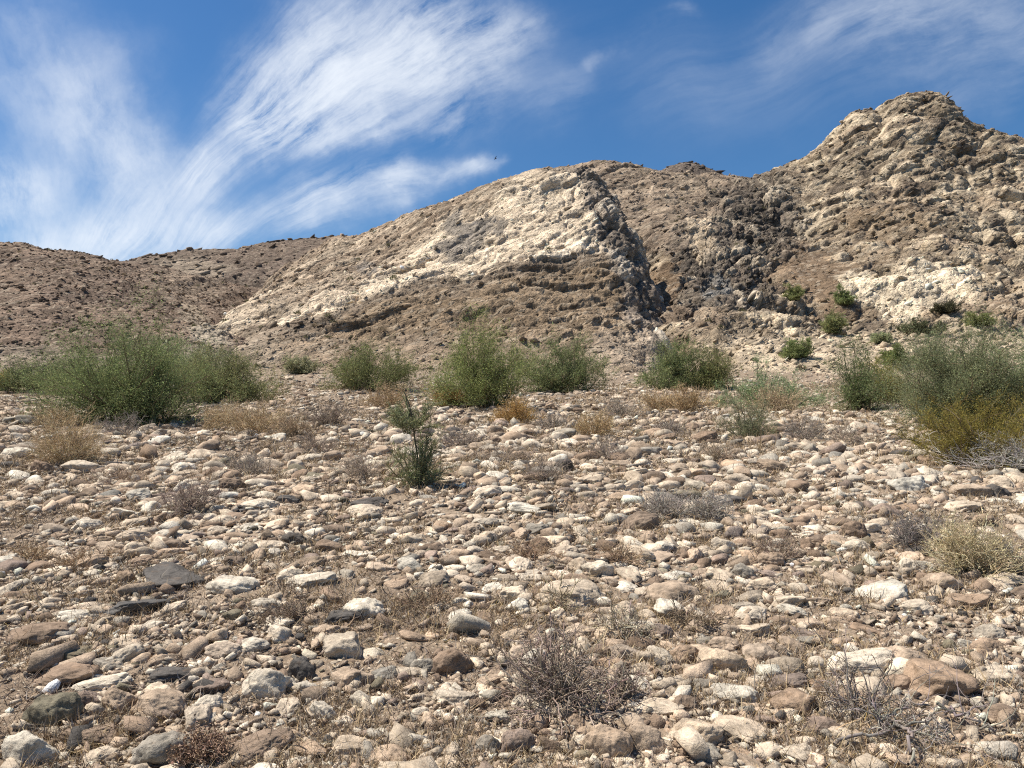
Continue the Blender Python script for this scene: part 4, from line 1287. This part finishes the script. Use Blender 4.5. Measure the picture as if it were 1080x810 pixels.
BARE = [
 (590,742,150,104,(0.25,0.20,0.165),46,"bare dead twig shrub with tangled grey-brown stems in the foreground"),
 (660,735,70,48,(0.24,0.19,0.16),16,"sprawling dead twigs at the right side of the dead shrub"),
 (908,752,105,70,(0.22,0.185,0.16),14,"bare dead twigs in front of the big whitish boulder"),
 (960,780,150,34,(0.27,0.24,0.215),18,"flat mat of dead grey twigs below the sandstone slab"),
 (655,672,70,60,(0.33,0.28,0.22),16,"thin straw-coloured stalks behind the dead shrub"),
 (590,640,60,46,(0.33,0.27,0.19),10,"sparse straw stalks in front of the broad pale boulder"),
]
for i, (u, vb, w, h, col, n1, lab) in enumerate(BARE):
    p = pick(u, vb); px = p[1] / F
    o = link('dead_shrub', bare_shrub(500 + i, w / 2 * px * 1.12, h * px * 0.95, np.array(col) * np.array([1.1, 1.1, 1.06]), int(n1 * 1.25), 0.0045), label=lab, category='dead shrub', group='leafless shrubs in the foreground'); o.location = p

# fallen dead branches at lower right
def branch(name, pts, r0, r1, label, twigs=8, seed=1):
    g = np.random.default_rng(seed)
    W = [pick(u, v) + np.array([0, 0, 0.03 + dz]) for u, v, dz in pts]
    A = np.array(W)
    t = np.linspace(0, len(A) - 1, 14)
    PL = np.stack([np.interp(t, np.arange(len(A)), A[:, k]) for k in range(3)], 1)[None]
    PL = PL + g.normal(0, 0.012, PL.shape)
    b = Bag(); VF = tubes(PL, taper(1, 14, r0, r1), 7); b.add(VF, tint(len(VF[0]), (0.22, 0.19, 0.165), g, 7, 0.15))
    p, d, _ = spawn(PL, twigs, g, 0.1, 0.7, 0.1)
    L = grow(p, d, g.uniform(0.08, 0.3, len(p)), 6, g, 0.8, 0.0)
    VF = tubes(L, taper(len(L), 6, r1 * 0.6, r1 * 0.25), 4); b.add(VF, tint(len(VF[0]), (0.24, 0.21, 0.19), g, 24, 0.25))
    p, d, _ = spawn(L, 3, g, 0.2, 0.8, 0.1)
    L = grow(p, d, g.uniform(0.04, 0.14, len(p)), 4, g, 0.8, 0.0)
    VF = tubes(L, taper(len(L), 4, r1 * 0.3, r1 * 0.15), 3); b.add(VF, tint(len(VF[0]), (0.24, 0.21, 0.19), g, 12, 0.25))
    me_ = b.mesh(name, MAT_TWIG)
    o = link(name, me_, label=label, category='branch', group='fallen branches')
branch('fallen_branch', [(880,795,0),(905,786,0.01),(930,788,0.03),(952,781,0.02),(975,776,0.05),(1000,780,0.02)], 0.008, 0.004, 'pale dead branch lying level near the bottom right', 12, 1)
branch('fallen_branch', [(952,782,0.02),(960,792,0.06),(963,805,0.04),(960,820,0)], 0.009, 0.005, 'curved dead branch running down to the bottom edge', 7, 2)
branch('fallen_branch', [(920,770,0.02),(955,757,0.02),(985,759,0.03)], 0.006, 0.004, 'thin straight dead stick above the pale dead branch', 4, 3)
branch('fallen_branch', [(990,757,0.02),(1020,770,0.03),(1050,782,0.01)], 0.009, 0.005, 'dead stick sloping down right of the thin straight stick', 10, 4)
branch('fallen_branch', [(110,446,0.1),(122,443,0.25),(135,446,0.1)], 0.05, 0.03, 'black dead limb under the largest green bush', 10, 5)

# ------------------------------------------------------------------ dry grass and litter (nobody could count it)
def litter(name, n, y0, y1, hgt, wid, cols, seed, flat, label, cat, freq=0.6, thr=0.05):
    g = np.random.default_rng(seed)
    y = np.exp(g.uniform(math.log(y0), math.log(y1), n * 3)); x = y * g.uniform(-0.95, 0.95, n * 3)
    m = fbm(np.stack([x, y, 0 * x], 1) * freq + seed, 3) + 0.25 * perlin(np.stack([x, y, 0 * x], 1) * 3.1 + seed)
    k = m > thr + g.normal(0, 0.12, len(m))
    x, y = x[k][:n], y[k][:n]
    n = len(x)
    P0 = np.stack([x, y, ground_z(x, y) - 0.005], 1)
    d = g.normal(0, 1, (n, 3)); d[:, 2] = np.abs(d[:, 2]) * flat + 0.05
    L = hgt * np.exp(g.normal(0, 0.45, n)) * (0.6 + 0.05 * y)
    PL = grow(P0, d, L, 3, g, 0.6, 0.0)
    PL[:, 1:, 2] += 0.01
    T = PL[:, 2] - PL[:, 0]
    S = np.cross(T, g.normal(size=T.shape)); S /= np.linalg.norm(S, axis=1, keepdims=True) + 1e-9
    w = (wid * (0.5 + 0.16 * y) * np.exp(g.normal(0, 0.3, n)))[:, None]
    V = np.stack([PL[:, 0] - S * w, PL[:, 0] + S * w, PL[:, 1] + S * w * 0.8, PL[:, 1] - S * w * 0.8, PL[:, 2]], 1)
    b = np.arange(n)[:, None] * 5
    f4 = b + np.array([[0, 1, 2, 3]]); f3 = b + np.array([[3, 2, 4]])
    ci = g.integers(0, len(cols), n)
    C_ = np.array(cols)[ci] * np.exp(g.normal(0, 0.22, (n, 1)))
    me_ = make_mesh(name, V.reshape(-1, 3), [f4, f3], col=np.repeat(C_, 5, 0), mat=MAT_TWIG, smooth=False)
    link(name, me_, kind='stuff', label=label, category=cat)
litter('dry_grass', 210000, 2.0, 26, 0.075, 0.0015, [(0.36,0.27,0.16),(0.30,0.21,0.12),(0.42,0.33,0.20),(0.24,0.17,0.11),(0.30,0.26,0.21)], 21, 1.2, 'short dry grass stubble between the stones', 'grass', 0.9, 0.0)
litter('twig_debris', 130000, 2.0, 20, 0.06, 0.0015, [(0.20,0.15,0.11),(0.26,0.21,0.17),(0.15,0.11,0.085),(0.33,0.28,0.23)], 22, 0.35, 'fine dead twigs and litter on the ground', 'litter', 0.9, -0.12)
litter('yellow_grass', 9000, 2.2, 6, 0.05, 0.0012, [(0.42,0.30,0.10),(0.36,0.25,0.08),(0.34,0.28,0.13)], 23, 1.6, 'small tufts of yellowed grass near the camera', 'grass', 1.3, 0.42)
litter('dry_stalks', 110000, 10, 60, 0.10, 0.0014, [(0.33,0.24,0.14),(0.27,0.22,0.17),(0.38,0.28,0.16)], 24, 1.3, 'dry stalks among the stones further off', 'grass', 0.3, 0.05)

# small dark scrub dotted over the far slopes
g = np.random.default_rng(31)
Vs, Fs, Cs, off = [], [], [], 0
for (name, Q, Nn, col, nd, nu), num in zip(HILLS, (110, 230, 260, 90)):
    vis = np.flatnonzero(Q[:, 2] > ground_z(Q[:, 0], Q[:, 1]) + 0.2)
    u, v = project(Q[vis])
    w = np.ones(len(vis))
    if name == 'outcrop_hill': w = 0.05 + (u < 450) * 1.0
    ch = g.choice(vis, num, p=w / w.sum())
    for i in ch:
        r = g.uniform(0.25, 0.7) * (1.5 if name == 'far_ridge' else 1)
        n = 46
        d = g.normal(size=(n, 3)); d[:, 2] = np.abs(d[:, 2]); d /= np.linalg.norm(d, axis=1)[:, None]
        p = Q[i] + d * r * g.uniform(0.3, 0.9, (n, 1))
        s = g.normal(size=(n, 3)) * r * 0.16
        V = np.stack([p - s, p + s, p + d * r * 0.35], 1).reshape(-1, 3)
        Vs.append(V); Fs.append(np.arange(3 * n).reshape(-1, 3) + off); off += 3 * n
        cc = np.array((0.115, 0.11, 0.06) if g.random() < 0.6 else (0.19, 0.15, 0.10)) * g.uniform(0.7, 1.25)
        Cs.append(np.tile(cc, (3 * n, 1)))
me = make_mesh('hillside_scrub', np.concatenate(Vs), np.concatenate(Fs), col=np.concatenate(Cs), mat=MAT_LEAF, smooth=False)
link('hillside_scrub', me, kind='stuff', label='tiny scrub dotted over the far slopes', category='scrub')

# ------------------------------------------------------------------ the bird
def bird():
    g = np.random.default_rng(2)
    V, Fc = ICO[3]
    body = V * np.array([0.12, 0.42, 0.11]); body[:, 0] *= np.clip(1.2 - np.abs(V[:, 1]) * 0.6, 0.3, 1); body[:, 2] *= np.clip(1.2 - np.abs(V[:, 1]) * 0.5, 0.3, 1)
    head = V * np.array([0.075, 0.10, 0.075]) + np.array([0, 0.44, 0.03])
    beak = V * np.array([0.02, 0.07, 0.022]) + np.array([0, 0.55, 0.02])
    bb = Bag(); one = np.tile(np.array([[0.03, 0.026, 0.024]]), (len(V), 1))
    for part in (body, head, beak): bb.add((part, Fc), one)
    return bb.mesh('body', MAT_TWIG)
def wing(sgn):
    xs = np.linspace(0, 1, 12); rowsV = []
    for i, s in enumerate(xs):
        x = sgn * (0.08 + s * 0.82); chord = 0.30 * (1 - 0.45 * s ** 1.6); zz = 0.05 + 0.34 * s ** 1.1; y0 = 0.16 - 0.10 * s
        for c_ in np.linspace(0, 1, 6):
            cam = 0.03 * math.sin(c_ * math.pi); rowsV.append((x, y0 - c_ * chord - (0.05 if i % 2 and s > 0.6 and c_ == 1 else 0), zz + cam))
    top = np.array(rowsV); bot = top - np.array([0, 0, 0.015])
    f = grid_faces(12, 6); V = np.concatenate([top, bot]); n = len(top)
    rim = [i * 6 for i in range(12)] + [66 + i for i in range(1, 6)] + [i * 6 + 5 for i in range(10, -1, -1)] + [i for i in range(4, 0, -1)]
    q = np.array([[rim[i], rim[(i + 1) % len(rim)], rim[(i + 1) % len(rim)] + n, rim[i] + n] for i in range(len(rim))])
    return make_mesh('wing', V, np.concatenate([f, f[:, ::-1] + n, q]), col=np.tile(np.array([[0.035, 0.03, 0.027]]), (len(V), 1)), mat=MAT_TWIG)
pb = at(522.5, 167, 190)
e = empty('bird', pb, 'small dark bird gliding in the blue sky above the pale outcrop', 'bird')
link('body', bird(), e); link('wing', wing(1), e); link('wing', wing(-1), e)
tail = make_mesh('tail', np.array([(-.05,-.3,.0),(.05,-.3,.0),(.13,-.62,-.02),(-.13,-.62,-.02),(-.05,-.3,.02),(.05,-.3,.02),(.13,-.62,.0),(-.13,-.62,.0)]), np.array([[3,2,1,0],[4,5,6,7],[0,1,5,4],[1,2,6,5],[2,3,7,6],[3,0,4,7]]), col=np.tile(np.array([[0.03,0.026,0.024]]),(8,1)), mat=MAT_TWIG, smooth=False)
link('tail', tail, e)
e.rotation_euler = (R(15), R(35), R(120)); e.scale = (0.65, 0.65, 0.65)

# ------------------------------------------------------------------ camera
cam = bpy.data.cameras.new('camera'); cam.sensor_width = 36; cam.lens = F / 1080 * 36
cam.clip_end = 5000; cam.clip_start = 0.05
co = bpy.data.objects.new('camera', cam); COL.objects.link(co)
co.location = (0, 0, CAMZ); co.rotation_euler = (R(90) + PITCH, 0, 0)
scene.camera = co

# ------------------------------------------------------------------ sun and sky
SUN_EL, SUN_AZ = R(61), R(-82)     # azimuth clockwise from +Y (the view direction): the sun stands to the left
S = Vector((math.sin(SUN_AZ) * math.cos(SUN_EL), math.cos(SUN_AZ) * math.cos(SUN_EL), math.sin(SUN_EL)))
sun = bpy.data.lights.new('sun', 'SUN'); sun.energy = 4.8; sun.angle = R(0.53); sun.color = (1.0, 0.93, 0.82)
so = bpy.data.objects.new('sun', sun); COL.objects.link(so); so.rotation_euler = S.to_track_quat('Z', 'Y').to_euler()

w = bpy.data.worlds.new('World'); scene.world = w; w.use_nodes = True
nt = w.node_tree
for n in list(nt.nodes): nt.nodes.remove(n)
N = NT(nt)
out = N.n('ShaderNodeOutputWorld'); bg = N.n('ShaderNodeBackground'); N.l(bg.outputs[0], out.inputs[0])
sky = N.n('ShaderNodeTexSky', sky_type='NISHITA'); sky.sun_disc = False
sky.sun_elevation = SUN_EL; sky.sun_rotation = SUN_AZ % (2 * math.pi)
sky.air_density = 1.0; sky.dust_density = 0.6; sky.ozone_density = 2.0; sky.altitude = 300
tc = N.n('ShaderNodeTexCoord'); d = tc.outputs['Generated']
sep = N.n('ShaderNodeSeparateXYZ'); N.l(d, sep.inputs[0])
# a flat chart of the sky towards +Y: x/y and z/y of the direction
yy_ = N.math('MAXIMUM', sep.outputs[1], 0.05)
comb = N.n('ShaderNodeCombineXYZ')
N.l(N.math('DIVIDE', sep.outputs[0], yy_), comb.inputs[0]); N.l(N.math('DIVIDE', sep.outputs[2], yy_), comb.inputs[1])
chart = comb.outputs[0]
wn = N.noise(chart, 2.6, 2, 0.45, color=True)
wn2 = N.noise(chart, 8.0, 5, 0.6, color=True)
w1 = N.vec('SUBTRACT', wn, (0.5, 0.5, 0.5)); w2 = N.vec('SUBTRACT', wn2, (0.5, 0.5, 0.5))
pw = N.vec('ADD', chart, N.vec('ADD', N.vec('SCALE', w1, scale=0.07), N.vec('SCALE', w2, scale=0.085)))
pf = N.vec('ADD', chart, N.vec('ADD', N.vec('SCALE', w1, scale=0.16), N.vec('SCALE', w2, scale=0.03)))
def sc(u, v):
    r = ray(u, v); return (r[0] / r[1], r[2] / r[1], 0.0)
def strokes(lst, gain=1.0):
    tot = None
    for (u0, v0, u1, v1, wd0, wd1, amp) in lst:
        a = np.array(sc(u0, v0)); b_ = np.array(sc(u1, v1)); ba = b_ - a
        pa = N.vec('SUBTRACT', pw, tuple(a))
        h = N.math('DIVIDE', N.vec('DOT_PRODUCT', pa, tuple(ba)), float(ba @ ba), clamp=True)
        q = N.vec('LENGTH', N.vec('SUBTRACT', pa, N.vec('SCALE', tuple(ba), scale=h)))
        wdt = N.math('MULTIPLY_ADD', h, (wd1 - wd0) / F, wd0 / F)
        t = N.math('DIVIDE', q, wdt)
        m = N.math('MULTIPLY', N.math('EXPONENT', N.math('MULTIPLY', N.math('MULTIPLY', t, t), -1.0)), amp * gain)
        tot = m if tot is None else N.math('ADD', tot, m)
    return tot
# wisps fan out from one point low on the left, as cirrus blown from it would
fo_ = N.vec('SUBTRACT', pf, sc(40, 360))
fs = N.n('ShaderNodeSeparateXYZ'); N.l(fo_, fs.inputs[0])
ang = N.math('ARCTAN2', fs.outputs[1], fs.outputs[0]); rr_ = N.vec('LENGTH', fo_)
fc = N.n('ShaderNodeCombineXYZ'); N.l(N.math('MULTIPLY', ang, 6.0), fc.inputs[0]); N.l(N.math('MULTIPLY', rr_, 3.0), fc.inputs[1])
fan = N.noise(fc.outputs[0], 1.0, 10, 0.68)
fan2 = N.noise(N.vec('MULTIPLY', fc.outputs[0], (4.5, 2.6, 1.0)), 1.0, 8, 0.66)
soft = N.noise(pw, 5.5, 9, 0.66)
mp = N.n('ShaderNodeMapping'); mp.vector_type = 'TEXTURE'; N.l(pf, mp.inputs[0])
mp.inputs['Rotation'].default_value = (0, 0, R(24)); mp.inputs['Scale'].default_value = (0.3, 0.07, 1)
lin = N.noise(mp.outputs[0], 1.0, 9, 0.64)
sF = strokes([
 # right arm: stem, bright lower edge, fan
 (120,245,215,188,46,22,0.45),(215,188,262,150,20,24,0.75),(262,148,400,134,20,16,0.55),(400,134,470,128,16,16,0.35),
 (262,132,340,60,34,56,0.75),(290,120,430,50,36,56,0.62),(300,125,510,70,30,44,0.62),(330,40,450,5,40,50,0.45),(430,60,545,30,40,32,0.45),(250,100,262,70,20,26,0.25),
 # lower band
 (60,262,240,240,30,24,0.42),(220,240,340,214,20,24,0.5),(335,210,420,195,24,20,0.62),(420,192,505,172,17,13,0.6),(500,172,525,165,10,8,0.3),
 ])
sK = strokes([
 (175,240,135,165,44,34,0.42),(140,180,80,95,34,44,0.40),(165,165,110,75,20,36,0.22),(90,100,30,30,34,44,0.22),(75,135,0,80,26,34,0.28),
 (30,190,-30,188,30,36,0.62),(70,185,0,205,20,28,0.3),(100,235,10,228,34,40,0.30),(150,258,30,262,26,30,0.32),(60,150,20,130,26,26,0.1)])
mp2 = N.n('ShaderNodeMapping'); mp2.vector_type = 'TEXTURE'; N.l(pf, mp2.inputs[0])
mp2.inputs['Rotation'].default_value = (0, 0, R(118)); mp2.inputs['Scale'].default_value = (0.2, 0.085, 1)
lin2 = N.noise(mp2.outputs[0], 1.0, 9, 0.64)
gK = N.math('MULTIPLY', sK, N.math('ADD', N.ramp(lin2, 0.3, 0.7, 0.35, 1.25), N.ramp(soft, 0.3, 0.7, -0.3, 0.4)))
sL = strokes([(740,95,1090,45,50,60,0.13),(560,60,700,60,60,60,0.06),(800,50,900,12,24,34,0.16),(880,20,1000,-10,34,44,0.34),(960,20,1110,10,44,60,0.28),(830,40,990,40,30,40,0.12),(1000,105,1060,95,22,22,0.14),
 (575,110,598,96,26,22,0.22),(615,72,725,2,7,9,0.22)])
gF = N.math('MULTIPLY', sF, N.math('ADD', N.ramp(fan, 0.3, 0.7, 0.3, 1.0), N.math('ADD', N.ramp(fan2, 0.3, 0.7, -0.3, 0.26), N.ramp(soft, 0.3, 0.7, -0.26, 0.34))))
gL = N.math('MULTIPLY', N.math('MULTIPLY', sL, 0.72), N.math('ADD', N.ramp(lin, 0.3, 0.7, 0.25, 1.3), N.ramp(soft, 0.3, 0.7, -0.2, 0.25)))
dens = N.math('MAXIMUM', N.math('ADD', N.math('ADD', gF, gK), gL), 0.0)
# thin veil elsewhere in the sky, so that other bearings are not bare
veil = N.math('MULTIPLY', N.ramp(N.noise(d, 2.2, 6, 0.6, 0.6), 0.52, 0.8, 0.0, 0.35), N.ramp(sep.outputs[1], 0.35, 0.1))
dens = N.math('ADD', N.math('MULTIPLY', dens, N.ramp(sep.outputs[1], 0.1, 0.3)), veil)
dens = N.math('SUBTRACT', 1.0, N.math('EXPONENT', N.math('MULTIPLY', dens, -1.0)), clamp=True)
hs = N.n('ShaderNodeHueSaturation'); N.l(sky.outputs[0], hs.inputs['Color']); hs.inputs['Hue'].default_value = 0.502; hs.inputs['Saturation'].default_value = 1.33; hs.inputs['Value'].default_value = 0.85
cloudcol = c4(7.0, 7.4, 7.9)
colr = N.mix(dens, hs.outputs[0], cloudcol)
N.l(colr, bg.inputs[0])
bg.inputs[1].default_value = 0.084

# ------------------------------------------------------------------ render settings
vs = scene.view_settings
vs.view_transform = 'Standard'; vs.look = 'None'; vs.gamma = 1.0; vs.exposure = 0.69; vs.use_curve_mapping = False
scene.display_settings.display_device = 'sRGB'
cy = scene.cycles
cy.max_bounces = 5; cy.diffuse_bounces = 3; cy.glossy_bounces = 1; cy.transmission_bounces = 2; cy.transparent_max_bounces = 4
cy.use_denoising = False
cy.pixel_filter_type = 'BLACKMAN_HARRIS'; cy.filter_width = 1.15
try:
    cy.denoiser = 'OPENIMAGEDENOISE'; cy.denoising_input_passes = 'RGB_ALBEDO_NORMAL'
except Exception:
    pass
